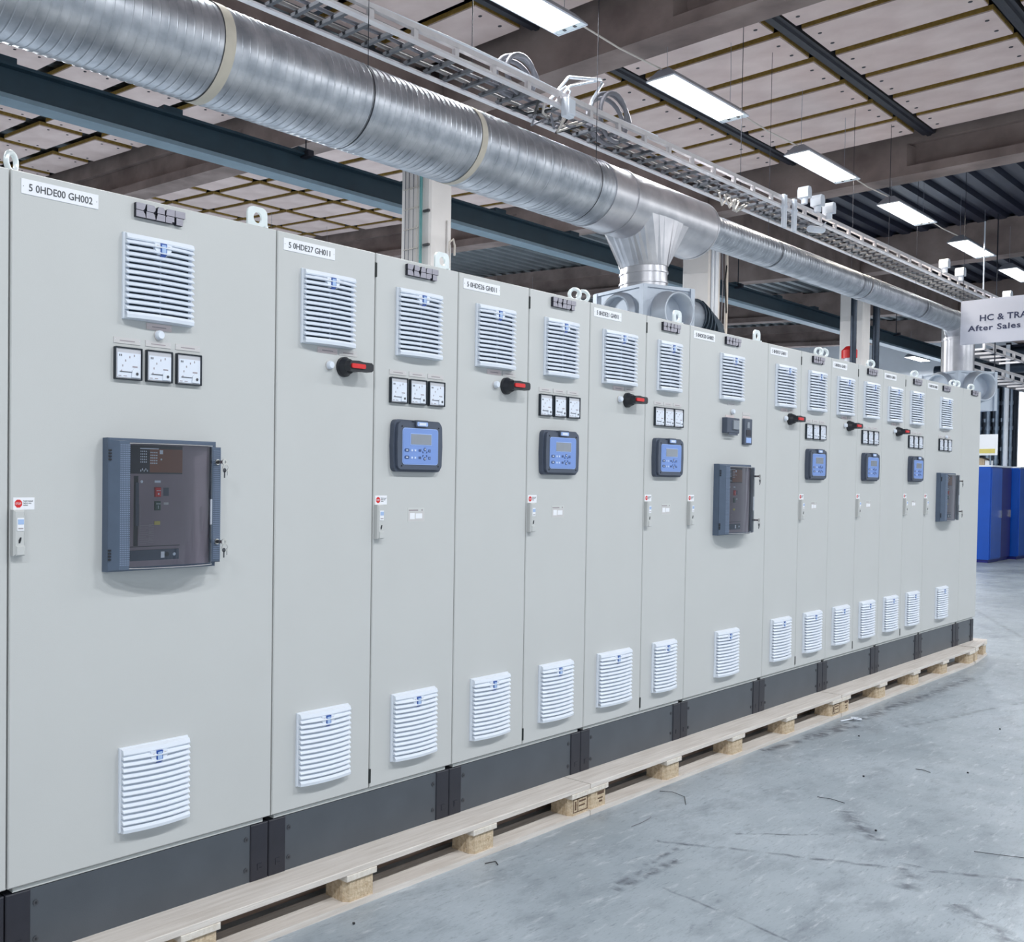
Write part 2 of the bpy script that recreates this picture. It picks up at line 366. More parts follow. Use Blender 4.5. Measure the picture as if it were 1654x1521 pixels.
for i, x in enumerate((7.0, 13.0, 19.0, 25.0, 31.0)):
    lab = ['brown concrete roof beam with flange, nearest one, above the first two lamps', 'brown concrete roof beam with recessed web, crossing behind the third lamp', 'brown concrete roof beam crossing behind the fifth lamp', 'distant dark concrete roof beam beyond the white hanging sign', 'farthest dark concrete roof beam at the end of the hall'][i]
    thing('roof_beam', lab, 'beam', (x, 0, 0), me=bn, group='roof beams over the cabinet aisle')
    lab = ['brown concrete roof beam behind the teal girder, above the first tall cabinet', 'brown concrete roof beam behind the teal girder, right of the first white column', 'brown concrete roof beam between the duct boxes and the second white column', 'far concrete roof beam seen right of the second column', 'farthest concrete roof beam seen low behind the third column'][i]
    thing('roof_beam', lab, 'beam', (x, 0, 0), me=bf, group='roof beams over the bay behind the cabinets')
thing('edge_beam', 'long dark brown concrete beam running above the spiral duct along the columns', 'beam', me=MB().box(-14, 34, 4.15, 4.5, 5.38, 5.69, CONC))
def column(x, lab):
    t = thing('column', lab, 'column', (x, 4.14, 0), group='white painted concrete columns')
    b = MB(); b.prism([(.02, 0), (.34, 0), (.36, .02), (.36, .38), (.34, .4), (.02, .4), (0, .38), (0, .02)], 0, 5.38, CONCW, axis='z')
    ob('shaft', b, t); return t
c1 = column(6.82, 'white column with thin grey cables and a teal pipe, above the second cabinet')
c2 = column(13.05, 'white column with white conduits and a cable loop, right of the duct boxes')
c3 = column(19.2, 'white column flanked by dark steel pipes, behind the red beacon')
column(25.3, 'white column hidden low behind the far end of the duct'); 
# cable ladder and pipes on column 1
b = MB()
for y in (.17, .22, .28, .33): b.cyl((-.010, y, 2.0), (-.010, y, 4.95), .005, CAB1 if y < .2 else CAB2, 6)
for z in [2.9+.21*i for i in range(10)]: b.box(-.016, -.006, .15, .35, z, z+.007, CAB1)
ob('cable_run', b, c1)
ob('teal_pipe', MB().cyl((-.024, .105, 1.8), (-.024, .105, 5.0), .016, mat('teal_pipe_paint', (88, 148, 150), .4, noise=.05), 10), c1)
for z in (3.22, 3.58, 3.95, 4.30): ob('clip', MB().box(-.03, 0, .0, .075, z, z+.022, BLACK), c1)
ob('conduit', MB().cyl((.27, -.015, 2.0), (.27, -.015, 4.25), .014, CONCW, 8).cyl((.31, -.015, 2.0), (.31, -.015, 4.0), .01, CONCW, 8).tube([(.27, -.015, 3.9), (.28, -.03, 4.02), (.33, -.04, 4.06), (.37, -.03, 4.0), (.38, -.02, 3.9)], .012, CAB1, 6), c1)
b = MB()
for i, (x, y) in enumerate(((.06, -.02), (.13, -.03), (.20, -.02))): b.cyl((x, y, 1.8), (x, y, 5.3), .022, WHITE, 8)
ob('conduit', b, c2)
b = MB(); b.tube([(.42+.10*math.sin(a), -.05, 3.2+.45*math.cos(a)) for a in [math.pi*2*i/22 for i in range(23)]], .018, CAB1, 6)
b.tube([(.45, -.04, 5.2), (.45, -.05, 4.2), (.41, -.06, 3.6), (.39, -.05, 2.9), (.45, -.05, 2.5)], .022, CAB1, 6); b.tube([(.25, -.05, 5.2), (.3, -.06, 4.4), (.24, -.06, 3.4), (.3, -.05, 2.4)], .008, CAB2, 5)
b.tube([(.5, -.04, 4.9), (.37, -.06, 4.5), (.47, -.06, 3.7)], .012, CABB, 5)
ob('cable', b, c2)
ob('bolt', MB().cyl((-.02, .17, 4.18), (0, .17, 4.18), .028, BLACK, 10), c2)
for x, y, r in ((-.78, -.10, .05), (.86, .06, .06)): ob('down_pipe', MB().cyl((x, y, 0), (x, y, 5.3), r, PIPED, 14), c3)
# red beacon on the third column
t = thing('alarm_beacon', 'red alarm beacon on a white socket fixed to the third column', 'alarm', (18.6, 4.16, 3.82))
ob('lamp_dome', MB().cyl((0, 0, 0), (0, 0, .14), .125, RED, 16).cyl((0, 0, .14), (0, 0, .21), .125, RED, 16, .06), t); ob('socket', MB().cyl((0, 0, -.1), (0, 0, 0), .08, WHITE, 14), t)
# ------------------------------------------------------------------ teal crane girder
b = MB(); b.box(-14, 34, 5.25, 5.27, 4.71, 4.95, TEAL); b.box(-14, 34, 5.18, 5.34, 4.95, 4.975, TEAL)
tg = thing('steel_girder', 'long dark teal steel girder running behind the white columns', 'girder', me=b)
ob('lower_flange', MB().box(-14, 34, 5.17, 5.35, 4.67, 4.71, mat('weathered_teal_flange', (112, 134, 148), .45, noise=.1, scale=5)), tg)  # lower flange paler than the girder: its highlight is put into the colour
for i in range(14):
    x = -2.6+1.73*i
    ob('girder_bracket', shared('girder_bracket', lambda: MB().box(-.11, .11, 5.2, 5.5, 4.975, 5.03, TEAL)), tg, (x, 0, 0))
for x in (6.05, 16.4, 24.5):
    ob('hanger', MB().cyl((x, 5.2, 4.97), (x, 5.2, 6.0), .008, BARM, 6).box(x-.04, x+.04, 5.12, 5.24, 4.93, 4.99, BARM), tg)
# ------------------------------------------------------------------ spiral duct
def spiral(x0, x1, r, pitch, h, m, n=56, slant=True, wave=None):
    b = MB(); prof = []; x = x0
    while x < x1-1e-6:
        p = pitch if not wave or x < wave[0] or x > wave[1] else pitch*2
        e = min(x+p, x1); L_ = e-x
        hh = 0 if not wave or p == pitch else h*1.5
        prof += [(x, 0), (x+L_*.03, 0), (x+L_*.40, hh), (x+L_*.76, 0), (x+L_*.79, 0), (x+L_*.83, h), (x+L_*.92, h), (x+L_*.96, 0)]
        x = e
    prof.append((x1, 0)); vs = []
    for (px, dr) in prof:
        for j in range(n):
            a = 2*math.pi*j/n; sx = 0
            q = px+sx; vs.append((q, (r+dr)*math.cos(a), (r+dr)*math.sin(a)))
    fs = [(i*n+j, i*n+(j+1) % n, (i+1)*n+(j+1) % n, (i+1)*n+j) for i in range(len(prof)-1) for j in range(n)]
    b.add(vs, fs, m, True); return b
DY, DZ, DR = 1.71, 3.775, .25
dt = thing('ventilation_duct', 'large round galvanised spiral duct running above the cabinets', 'duct', (0, DY, DZ))
ob('spiral_pipe', spiral(-3.5, 5.78, DR, .052, .0034, GALV, 72, wave=(4.16, 5.0)), dt)
ob('joint_tape', MB().cyl((1.94, 0, 0), (2.01, 0, 0), DR+.006, TAPE, 48, cap=False), dt); ob('joint_tape', MB().cyl((4.09, 0, 0), (4.15, 0, 0), DR+.006, TAPE, 48, cap=False), dt)
ob('tee_body', MB().cyl((5.78, 0, 0), (7.47, 0, 0), DR+.002, GALV2, 56), dt)
ob('seam_ring', MB().cyl((6.10, 0, 0), (6.135, 0, 0), DR+.009, GALV2, 48), dt); ob('seam_ring', MB().cyl((5.77, 0, 0), (5.785, 0, 0), DR+.007, GALV2, 48), dt)
ob('end_collar', MB().cyl((7.47, 0, 0), (7.49, 0, 0), DR+.006, GALV2, 56), dt)
# square to round funnel below the tee
def funnel(w, d, z0, r, z1, cx):
    b = MB(); n = 32; vs = []; sq = []
    for j in range(n):
        a = 2*math.pi*(j+.5)/n; c, s_ = math.cos(a), math.sin(a); k = 1/max(abs(c), abs(s_)); sq.append((cx+w*c*k, d*s_*k, z0))
    vs = sq+[(cx+r*math.cos(2*math.pi*(j+.5)/n), r*math.sin(2*math.pi*(j+.5)/n), z1) for j in range(n)]
    b.add(vs, [(j, (j+1) % n, n+(j+1) % n, n+j) for j in range(n)], GALV2); return b
ob('branch_funnel', funnel(.40, .24, -.06, .19, -.46, 6.66), dt)
ob('branch_pipe', MB().cyl((6.66, 0, -.45), (6.66, 0, -.648), .186, GALV2, 36).cyl((6.66, 0, -.50), (6.66, 0, -.515), .194, GALV2, 36).cyl((6.66, 0, -.585), (6.66, 0, -.60), .194, GALV2, 36), dt)
for x in (.6, 3.05, 5.55): ob('hanging_strap', MB().cyl((x, 0, 0), (x+.012, 0, 0), DR+.008, BARM, 40, cap=False).cyl((x+.005, -.2, .16), (x+.005, -.2, 2.2), .0025, BARM, 6), dt)
d2 = thing('ventilation_duct', 'smaller round spiral duct continuing from the big duct to the far boxes', 'duct', (0, DY, 3.83))
ob('spiral_pipe', spiral(7.49, 15.2, .142, .06, .0022, GALV, 40), d2)
ob('joint_tape', MB().cyl((11.6, 0, 0), (11.63, 0, 0), .148, GALV2, 36, cap=False), d2)
ob('elbow', MB().tube([(15.15, 0, 0), (15.32, 0, -.03), (15.44, 0, -.12), (15.5, 0, -.26)], .15, GALV2, 24), d2)
ob('drop_pipe', MB().cyl((15.5, 0, -.2), (15.5, 0, -.703), .19, GALV2, 32).cyl((15.5, 0, -.22), (15.5, 0, -.24), .2, GALV2, 32), d2)
for x in (9.1, 11.35, 13.6): ob('hanging_strap', MB().cyl((x, 0, 0), (x+.012, 0, 0), .149, BARM, 32, cap=False).cyl((x+.005, 0, .14), (x+.005, 0, 2.1), .002, BARM, 6), d2)
def ductbox(x, lab, rz, q, r, flex=True):
    t = thing('duct_box', lab, 'duct box', (x, DY, 2.5), (0, 0, rz), group='distribution boxes below the ducts')
    h = .62
    b = MB(); zb = -.15 if flex else .08; b.box(-q, q, -q, q, zb, h, BOXG); b.box(-q-.015, q+.015, -q-.015, q+.015, h-.02, h+.005, BOXG)
    for sx in (-1, 1):
        for sy in (-1, 1): b.box(sx*q-.022, sx*q+.022, sy*q-.022, sy*q+.022, zb, h, BOXG)
    ob('housing', b, t)
    def coll(c, d, r, L_, nm='spigot'):
        c = Vector(c); d = Vector(d)
        o = d.orthogonal().normalized(); q_ = d.cross(o); n = 28; vs = []
        pr = [(0, r*1.12), (.015, r*1.12), (.02, r), (L_, r), (L_, r*.88), (-.02, r*.88)]
        for (h_, rr) in pr: vs += [c+d*h_+rr*(math.cos(2*math.pi*j/n)*o+math.sin(2*math.pi*j/n)*q_) for j in range(n)]
        bb = MB(); bb.add(vs, [(i*n+j, i*n+(j+1) % n, (i+1)*n+(j+1) % n, (i+1)*n+j) for i in range(len(pr)-1) for j in range(n)], BOXG, True)
        bb.add(vs, [tuple(range(5*n, 6*n))], BARM); ob(nm, bb, t)
    coll((-q, 0, .41), (-1, 0, 0), r, .05); coll((0, -q, .40), (0, -1, 0), r, .13)
    if flex:
        coll((q, 0, .44), (1, 0, 0), .15, .30)
        b = MB(); b.tube([(q+.28, 0, .44), (q+.36, 0, .43), (q+.48, 0, .34), (q+.54, 0, .18), (q+.54, 0, -.1)], .14, FLEX, 16)
        for i in range(6): b.cyl((q+.29+.035*i, 0, .45-.008*i*i), (q+.30+.035*i, 0, .45-.008*i*i), .165, FLEX, 14)
        ob('flexible_hose', b, t)
ductbox(6.66, 'blue-grey duct box with round spigots below the big duct', -.29, .26, .165); ductbox(15.5, 'blue-grey duct box with dark round openings behind the last cabinet', -.52, .30, .2, False)
# ------------------------------------------------------------------ cable tray
tr = thing('cable_tray', 'white perforated cable ladder hanging along the front of the spiral duct', 'cable tray', (0, 0, 4.255))
X0, X1 = -.2, 20.0
ob('side_rail', MB().box(X0, X1, 1.555, 1.585, .062, .098, TRAY), tr); ob('side_rail', MB().box(X0, X1, 1.555, 1.60, -.006, .010, TRAY), tr)
ob('side_rail', MB().box(X0, X1, 1.865, 1.885, .062, .088, TRAYD), tr); ob('side_rail', MB().box(X0, X1, 1.86, 1.90, -.006, .006, TRAY), tr)
n = 0; x = 3.13-.405*8
while x < X1-.2:
    ob('stile', shared('stile', lambda: MB().box(-.02, .02, 1.555, 1.582, .008, .066, TRAY)), tr, (x, 0, 0))
    ob('stile', shared('stile_back', lambda: MB().box(-.018, .018, 1.868, 1.886, .006, .066, TRAYD)), tr, (x+.1, 0, 0))
    for dx in (.05, .2525):
        ob('rung', shared('rung', lambda: MB().box(-.015, .015, 1.58, 1.87, .004, .026, TRAYD)), tr, (x+dx, 0, 0))
    x += .405
def cable(pts, r, m, lab, group='cables lying in the cable ladder'):
    return thing('cable', lab, 'cable', me=MB().tube(pts, r, m, 7), group=group)
for y, r, m, lab in ((1.62, .014, CAB3, 'pale cable nearest the front rail of the cable ladder'), (1.72, .012, CAB2, 'mid grey cable along the middle of the cable ladder'), (1.82, .012, CAB3, 'thin pale cable near the back rail of the cable ladder')):
    cable([(X0+.4*i, y+.006*math.sin(i*1.9+y*40), 4.255+.026+r+.003*math.sin(i*2.3)) for i in range(int((X1-X0)/.4))], r, m, lab)
cable([(X0+.4*i, 1.60+.01*math.sin(i), 4.255+.112+.006*math.sin(i*.7)) for i in range(18)], .022, WHITE, 'thick white cable tied along the front rail before the first coil')
def coil(cx, cy, cz, rx, rz, lab, tilt=.25, n=3):
    b = MB(); pts = []
    for i in range(n*24+1):
        a = 2*math.pi*i/24; k = 1-.07*(i//24); pts.append((cx+rx*k*math.cos(a), cy+.05*math.sin(a*.5)+.02*(i/24), cz+rz*k*math.sin(a)+tilt*rx*math.cos(a)*.2))
    b.tube(pts, .017, CAB2, 7); thing('cable_coil', lab, 'cable', me=b)
coil(4.82, 1.68, 4.42, .21, .145, 'coil of grey cable resting on the ladder near the first lamp')
coil(6.12, 1.70, 4.44, .25, .20, 'coil of grey cable resting on the ladder beside the white switch box')
t = thing('cable', 'white cables bent upward from the ladder behind the white switch box', 'cable', me=MB().tube([(5.2, 1.7, 4.33), (5.5, 1.72, 4.60), (5.95, 1.72, 4.70), (5.98, 1.72, 4.68), (5.8, 1.7, 4.5), (5.75, 1.7, 4.34)], .012, WHITE, 6).tube([(5.3, 1.74, 4.33), (5.55, 1.74, 4.55), (5.93, 1.74, 4.69)], .010, WHITE, 6))
def jbox(x, z, w, h, lab, m=WHITE, y=1.54):
    t = thing('socket_box', lab, 'socket', (x, y, z), group='white electrical boxes on the cable ladder')
    ob('housing', MB().bev(-w/2, w/2, -.05, 0, -h, 0, m, .008), t); ob('lid', MB().bev(-w/2+.008, w/2-.008, -.062, -.048, -h+.01, -.01, m, .004), t)
    ob('lead', MB().tube([(0, -.02, 0), (.02, -.03, .06), (0, .0, .1), (-.04, .02, .06)], .007, m, 6), t)
jbox(5.19, 4.30, .10, .13, 'bright white switch box clipped to the ladder below the nearest roof beam', y=1.55)
def cap(x, z, s, lab):
    t = thing('motion_sensor', lab, 'sensor', (x, 1.55, z), group='white sensors standing on the cable ladder')
    ob('cap', MB().prism([(-.055*s, .04), (.055*s, .04), (.06*s, .11), (.035*s, .15), (-.035*s, .15), (-.06*s, .11)], -.07, .03, WHITE), t); ob('socket', MB().cyl((0, -.02, -.02), (0, -.02, .045), .035*s, WHITE, 12), t)
cap(9.5, 4.37, .85, 'white sensor cap on the ladder, left one of three below the second roof beam'); cap(9.84, 4.35, 1.0, 'white sensor cap on the ladder, largest and middle of three'); cap(10.15, 4.33, .85, 'white sensor cap on the ladder, right one of three below the second roof beam')
cap(14.1, 4.34, 1.0, 'white sensor cap on the ladder below the fifth lamp, left'); cap(14.8, 4.33, 1.1, 'white sensor cap on the ladder below the fifth lamp, right'); cap(17.2, 4.33, 1.2, 'white sensor cap on the ladder beside the white sign')
for i, x in enumerate((9.03, 9.27)):
    thing('conduit', ['pair of white conduits hanging below the ladder, left', 'pair of white conduits hanging below the ladder, right'][i], 'pipe', (x, 1.545, 4.24), me=MB().cyl((0, 0, -.2), (0, 0, .12), .017, WHITE, 10).cyl((.045, 0, -.2), (.045, 0, .12), .017, WHITE, 10).box(-.02, .065, -.02, .02, .0, .02, WHITE))
t = thing('spot_lamp', 'small white tube lamp slung below the ladder by the pair of conduits', 'lamp', (9.75, 1.5, 4.13)); ob('lamp_tube', MB().cyl((-.17, 0, -.02), (.14, 0, .02), .035, WHITE, 14), t); ob('bracket', MB().tube([(.05, 0, .03), (.2, .02, .07), (.34, .04, .14)], .008, WHITE, 6), t)
b = MB()
for i in range(9):
    x = 4.95+random.uniform(-.25, .5); b.tube([(x, 1.6+random.random()*.25, 4.27), (x+.1, 1.65+random.random()*.2, 4.24-random.random()*.06), (x+.25, 1.6+random.random()*.25, 4.27)], .009, random.choice((CAB1, CAB2, CABB)), 6)
thing('cable', 'tangle of loose grey cables under the ladder by the white switch box', 'cable', me=b)
b = MB()
for i in range(6): x = 8.35+random.uniform(-.15, .3); b.tube([(x, 1.8, 4.27), (x+.08, 1.78+random.random()*.08, 4.2-random.random()*.05), (x+.2, 1.8, 4.26)], .009, CAB1, 6)
thing('cable', 'loose cable ends hanging under the ladder left of the white conduits', 'cable', me=b)
for i, x in enumerate((4.35, 8.2, 12.2, 16.2)):
    thing('threaded_rod', ['thin steel rod holding the ladder left of the first coil', 'thin steel rod holding the ladder between the first two roof beams', 'thin steel rod holding the ladder under the dark corrugated roof', 'white rod holding the ladder near the sign'][i], 'rod', (x, 1.60 if i else 1.75, 4.27), me=MB().cyl((0, 0, 0), (0, 0, 1.65 if i < 3 else 1.1), .003 if i < 3 else .009, BARM if i < 3 else WHITE, 8), group='rods hanging the cable ladder')
# ------------------------------------------------------------------ hanging lamps
def lamp(x, y, lab, warm=False, group='fluorescent lamps over the cabinets', power=LAMP_W, seen=True):
    t = thing('ceiling_lamp', lab, 'lamp', (x, y, 5.09), group=group)
    def hous():
        b = MB(); L_ = .75; w_ = .13
        vs = [(-L_, -w_, 0), (L_, -w_, 0), (L_, w_, 0), (-L_, w_, 0), (-L_+.06, -.05, .09), (L_-.06, -.05, .09), (L_-.06, .05, .09), (-L_+.06, .05, .09)]
        b.add(vs, [(0, 1, 5, 4), (1, 2, 6, 5), (2, 3, 7, 6), (3, 0, 4, 7), (4, 5, 6, 7)], LHOUS)
        b.box(-L_, L_, -w_, -w_+.01, -.012, 0, WHITE).box(-L_, L_, w_-.01, w_, -.012, 0, WHITE).box(-L_, -L_+.01, -w_, w_, -.012, 0, WHITE).box(L_-.01, L_, -w_, w_, -.012, 0, WHITE); return b
    ob('housing', shared('lamp_housing', hous), t)
    ob('diffuser', shared('lamp_diffuser_warm' if warm else 'lamp_diffuser', lambda: MB().box(-.735, .66, -.118, .118, -.008, -.002, EMIW if warm else EMIT)), t)
    ob('end_reflector', shared('lamp_end', lambda: MB().box(.66, .735, -.118, .118, -.007, -.002, ZINC).box(.68, .71, -.06, -.04, -.012, -.006, INK).box(.68, .71, .03, .05, -.012, -.006, INK)), t)
    for sx in (-.62, .62): ob('hanger', MB().tube([(sx, 0, .09), (sx*1.02, 0, .4), (sx*1.0, 0, .7)], .0022, LHOUS, 5), t)
    ld = bpy.data.lights.new('lamp_light', 'AREA'); ld.shape = 'RECTANGLE'; ld.size = 1.4; ld.size_y = .22; ld.energy = power; ld.color = (1, .93, .82) if warm else (.93, .97, 1)
    lo = bpy.data.objects.new('lamp_light', ld); COL.objects.link(lo); lo.parent = t; lo.location = (0, 0, -.03)
    return t
for i, x in enumerate((5.03, 7.92, 10.89, 13.75, 16.68, 19.4, 22.3)):
    lamp(x, 1.865, ['bright ceiling lamp at the top edge of the frame, nearest the camera', 'bright hanging ceiling lamp just beyond the nearest roof beam', 'bright hanging ceiling lamp in front of the second roof beam', 'warm white hanging lamp just beyond the second roof beam', 'greenish white hanging lamp, second beyond the second roof beam', 'hanging lamp cut by the right edge of the frame above the sign', 'farthest hanging lamp beyond the white sign'][i], warm=i in (2, 3))
for j, (x0, x1) in enumerate(((5.75, 7.2), (8.65, 10.2), (11.6, 13.0), (14.5, 15.95))):
    thing('cable', 'pale cable strung from the %s lamp to the next one' % ['nearest', 'second', 'third', 'fourth'][j], 'cable', me=MB().tube([(x0, 1.87, 5.17), ((x0+x1)/2, 1.87, 5.15), (x1, 1.87, 5.17)], .008, CAB1, 6))
for i, x in enumerate((-4.2, -1.2, 1.9)): lamp(x, 1.865, 'hanging lamp out of frame behind the camera over the cabinets', group='lamps outside the frame')
for x in (-4.5, -.5, 3.5, 7.5, 11.5, 15.5, 19.5): lamp(x, -3.9, 'hanging lamp over the open aisle, outside the frame', group='lamps outside the frame', power=LAMP_W*2.9)
for i, (x, y) in enumerate(((4.0, 9.5), (10.0, 9.5), (16, 9.5), (31.0, 6.6), (31, 9.2))):
    o = lamp(x, y, ['lamp over the back bay, hidden by the cabinets', 'lamp over the back bay, second one hidden', 'lamp over the back bay, hidden by the duct', 'long white lamp low behind the third column', 'long white lamp far behind the third column'][i], group='lamps in the back bay', power=LAMP_W*13)
# ------------------------------------------------------------------ pallets
def pallet(x0, xs, x1, lab, Y0=-.14, rz=0, stamp=()):
    t = thing('pallet', lab, 'pallet', (x0, Y0, 0), (0, 0, rz), group='wooden pallets under the cabinets')
    Ln = x1-x0
    for y, wd in ((0, .145), (.20, .12), (.37, .12), (.54, .12), (.74, .12)):
        ob('top_board', MB().bev(0, Ln, y+.0, y+wd, .122, .144, WOOD, .002), t)
    for y, wd, m in ((.0, .12, WOOD), (.19, .07, BROWNW), (.36, .12, WOOD), (.74, .12, WOOD)):
        ob('bottom_board', MB().box(0, Ln, y, y+wd, 0, .022, m), t)
    for k, x in enumerate(xs):
        ob('cross_board', MB().bev(x-.005-x0, x+.150-x0, -.002, .86, .1, .122, WOODY, .002), t)
        for y in (.008, .37, .75):
            bb = MB(); c = .018; bb.prism([(c, 0), (.145-c*.4, 0), (.145, c*.4), (.145, .1), (0, .1), (0, c)], .022, .1, CHIP, axis='z')
            bl = ob('block', bb, t, (x-x0, y, 0))
            if y < .01 and x in stamp:
                fr = MB(); fr.box(.02, .135, -.0015, 0, .034, .037, STAMP).box(.02, .135, -.0015, 0, .091, .094, STAMP).box(.02, .023, -.0015, 0, .034, .094, STAMP).box(.132, .135, -.0015, 0, .034, .094, STAMP).box(.055, .058, -.0015, 0, .034, .094, STAMP)
                fr.box(.033, .043, -.0015, 0, .045, .083, STAMP).box(.066, .12, -.0015, 0, .076, .083, STAMP).box(.066, .115, -.0015, 0, .057, .062, STAMP)
                ob('stamp_mark', fr, bl)
            if y < .01 and k == 0 and x > 1:
                ob('stamp_mark', MB().box(.07, .125, -.0015, 0, .078, .09, STAMP).box(.075, .115, -.0015, 0, .058, .063, STAMP).box(.085, .11, -.0015, 0, .042, .050, STAMP), bl)
pallet(-.92, (-.92, -.2, .52, 1.243, 1.965, 2.678), 2.823, 'long pale wooden pallet under the three nearest cabinets, at the bottom left', stamp=(2.678,))
pallet(2.829, (2.829, 3.54, 4.28, 5.0, 5.725), 5.872, 'long pale wooden pallet in the middle of the row', stamp=(5.725,))
pallet(5.886, (5.886, 6.59, 7.32, 8.03, 8.765), 8.912, 'long pale wooden pallet under the far cabinets')
t = thing('pallet', 'short end pallet set slightly askew under the last narrow cabinet', 'pallet', (8.96, -.135, 0), (0, 0, .10), group='wooden pallets under the cabinets')
ob('top_board', MB().bev(0, .62, 0, .145, .122, .144, WOOD), t); ob('top_board', MB().bev(0, .62, .2, .32, .122, .144, WOOD), t)
for x in (0, .46):
    ob('cross_board', MB().bev(x, x+.15, 0, .8, .1, .122, WOODY, .002), t)
    for y in (.008, .35): ob('block', MB().box(x, x+.145, y, y+.1, .022, .1, CHIP), t)
ob('bottom_board', MB().box(0, .62, 0, .12, 0, .022, WOOD), t)
# ------------------------------------------------------------------ cabinet fittings (all relative: x from fitting origin, y out of the door is negative)
def grille(par, cx, cz, w=.258):
    h = .258; W2 = w/2
    g = ob('filter_grille', shared(('filter_grille', w), lambda: MB().bev(-W2, W2, -.010, 0, -h/2, h/2, WHITE, .004).box(-W2+.02, W2-.02, -.0125, -.009, -h/2+.02, h/2-.03, DARKG).box(-.0015, .0015, -.018, -.009, -h/2+.02, h/2-.03, WHITE)), par, (cx, 0, cz))
    def slat(top):
        def f():
            b = MB(); n = 8; vs = []
            hh = .022 if top else .0175
            for i in range(n+1):
                u = -1+2*i/n; x = u*(W2-.004); e = .012*(1-u*u)
                if abs(u) == 1: e = 0
                # profile: upper edge set back, lower lip proud
                if top == 1: pr = [(-.010, .018), (-.020-e*.5, .014), (-.024-e*.5, .002), (-.022-e*.5, -.002), (-.010, -.002)]
                elif top == 2: pr = [(-.010, .012), (-.022-e, .010), (-.026-e, .002), (-.024-e, -.008), (-.008, -.010)]
                else: pr = [(-.010, .0125), (-.0145-e*.8, .0115), (-.025-e, .001), (-.0245-e, -.0015), (-.012, -.0005)]
                vs += [(x, p[0], p[1]) for p in pr]
            k = 5; fs = [(i*k+j, i*k+(j+1) % k, (i+1)*k+(j+1) % k, (i+1)*k+j) for i in range(n) for j in range(k)]
            fs += [tuple(range(k)), tuple(range(n*k+k-1, n*k-1, -1))]
            b.add(vs, fs, WHITE, False); return b
        return shared(('slat', w, top), f)
    zt = h/2-.020; ob('slat', slat(1), g, (0, 0, zt))
    zb = -h/2+.010; ob('slat', slat(2), g, (0, 0, zb))
    for i in range(13):
        ob('slat', slat(0), g, (0, 0, zt-.0178*(i+1)+.004))
    def clip():
        b = MB(); b.prism([(-.031, .030), (.031, .030), (.031, .014), (.026, .004), (.016, -.004), (-.016, -.004), (-.026, .004), (-.031, .014)], -.032, -.02, WHITE)
        b.box(-.0115, .0115, -.0345, -.03, -.003, .031, BLUE).box(-.008, .008, -.036, -.034, .003, .027, LBLUE)
        b.add([(-.010, -.0335, -.003), (.010, -.0335, -.003), (.010, -.024, -.010), (-.010, -.024, -.010)], [(0, 1, 2, 3)], BLUE)
        for sx in (-1, 1): b.box(sx*.021-.004, sx*.021+.004, -.0335, -.031, .020, .024, GREYL)
        return b
    ob('release_clip', shared('release_clip', clip), g, (0, 0, zt-.032))
    return g
def meter(par, x, z):        # x left, z bottom
    g = ob('ammeter', shared('ammeter', lambda: MB().ring(rrect(0, .097, 0, .097, .002, 2), rrect(.003, .094, .003, .094, .001, 2), -.012, 0, BEZEL).box(.004, .093, -.008, 0, .004, .093, DIALG)), par, (x, 0, z))
    def dial():
        b = MB(); b.box(.0085, .0915, -.0095, -.008, .0065, .080, DIAL)
        for a in (100, 118, 138, 158, 176):
            r = math.radians(a); c, s_ = math.cos(r), math.sin(r); px, pz = .078, .022
            b.box(px+.055*c-.0015, px+.055*c+.0015, -.0102, -.0095, pz+.052*s_-.003, pz+.052*s_+.003, INK2)
        b.box(.015, .018, -.0102, -.0095, .069, .075, INK).box(.021, .024, -.0102, -.0095, .069, .075, INK)
        b.box(.062, .080, -.0102, -.0095, .038, .042, INK2).box(.012, .022, -.0102, -.0095, .010, .012, INK2).box(.03, .042, -.0102, -.0095, .010, .012, INK2)
        return b
    ob('dial', shared('dial', dial), g)
    ob('needle', shared('needle', lambda: MB().box(.017, .062, -.0115, -.0105, .0225, .0245, INK)), g)
    ob('hub_cover', shared('hub_cover', lambda: MB().prism([(.058, .008), (.088, .008), (.088, .030), (.083, .035), (.068, .035), (.060, .028)], -.0125, -.009, WHITE).cyl((.077, -.014, .019), (.077, -.0125, .019), .0045, INK, 10)), g)
def tag(par, x, z, w_, h_, m=GREYL, bars=1, name='label_plate'):
    def f():
        b = MB(); b.box(0, w_, -.0018, 0, 0, h_, m)
        for k in range(bars): b.box(w_*.22, w_*(.78-.1*(k % 2)), -.0022, -.0018, h_*(.5-.1+(.26*(k-(bars-1)/2))), h_*(.5+.06+(.26*(k-(bars-1)/2))), INK2)
        for sx in (.05, .95): b.box(w_*sx-.001, w_*sx+.001, -.0024, -.0018, h_*.6, h_*.6+.002, WHITE)
        return b
    return ob(name, shared((name, round(w_, 3), round(h_, 3), m.name, bars), f), par, (x, 0, z))
def nameplate(par, x, z, txt):
    p = ob('name_plate', shared('name_plate', lambda: MB().bev(0, .248, -.002, 0, 0, .042, WHITE2, .0006).box(.005, .007, -.0025, -.002, .02, .022, INK).box(.241, .243, -.0025, -.002, .02, .022, INK)), par, (x, 0, z))
    ob('lettering', text_mesh(txt, .0285, INK, sx=.965), p, (.022, -.0026, .0105)); return p
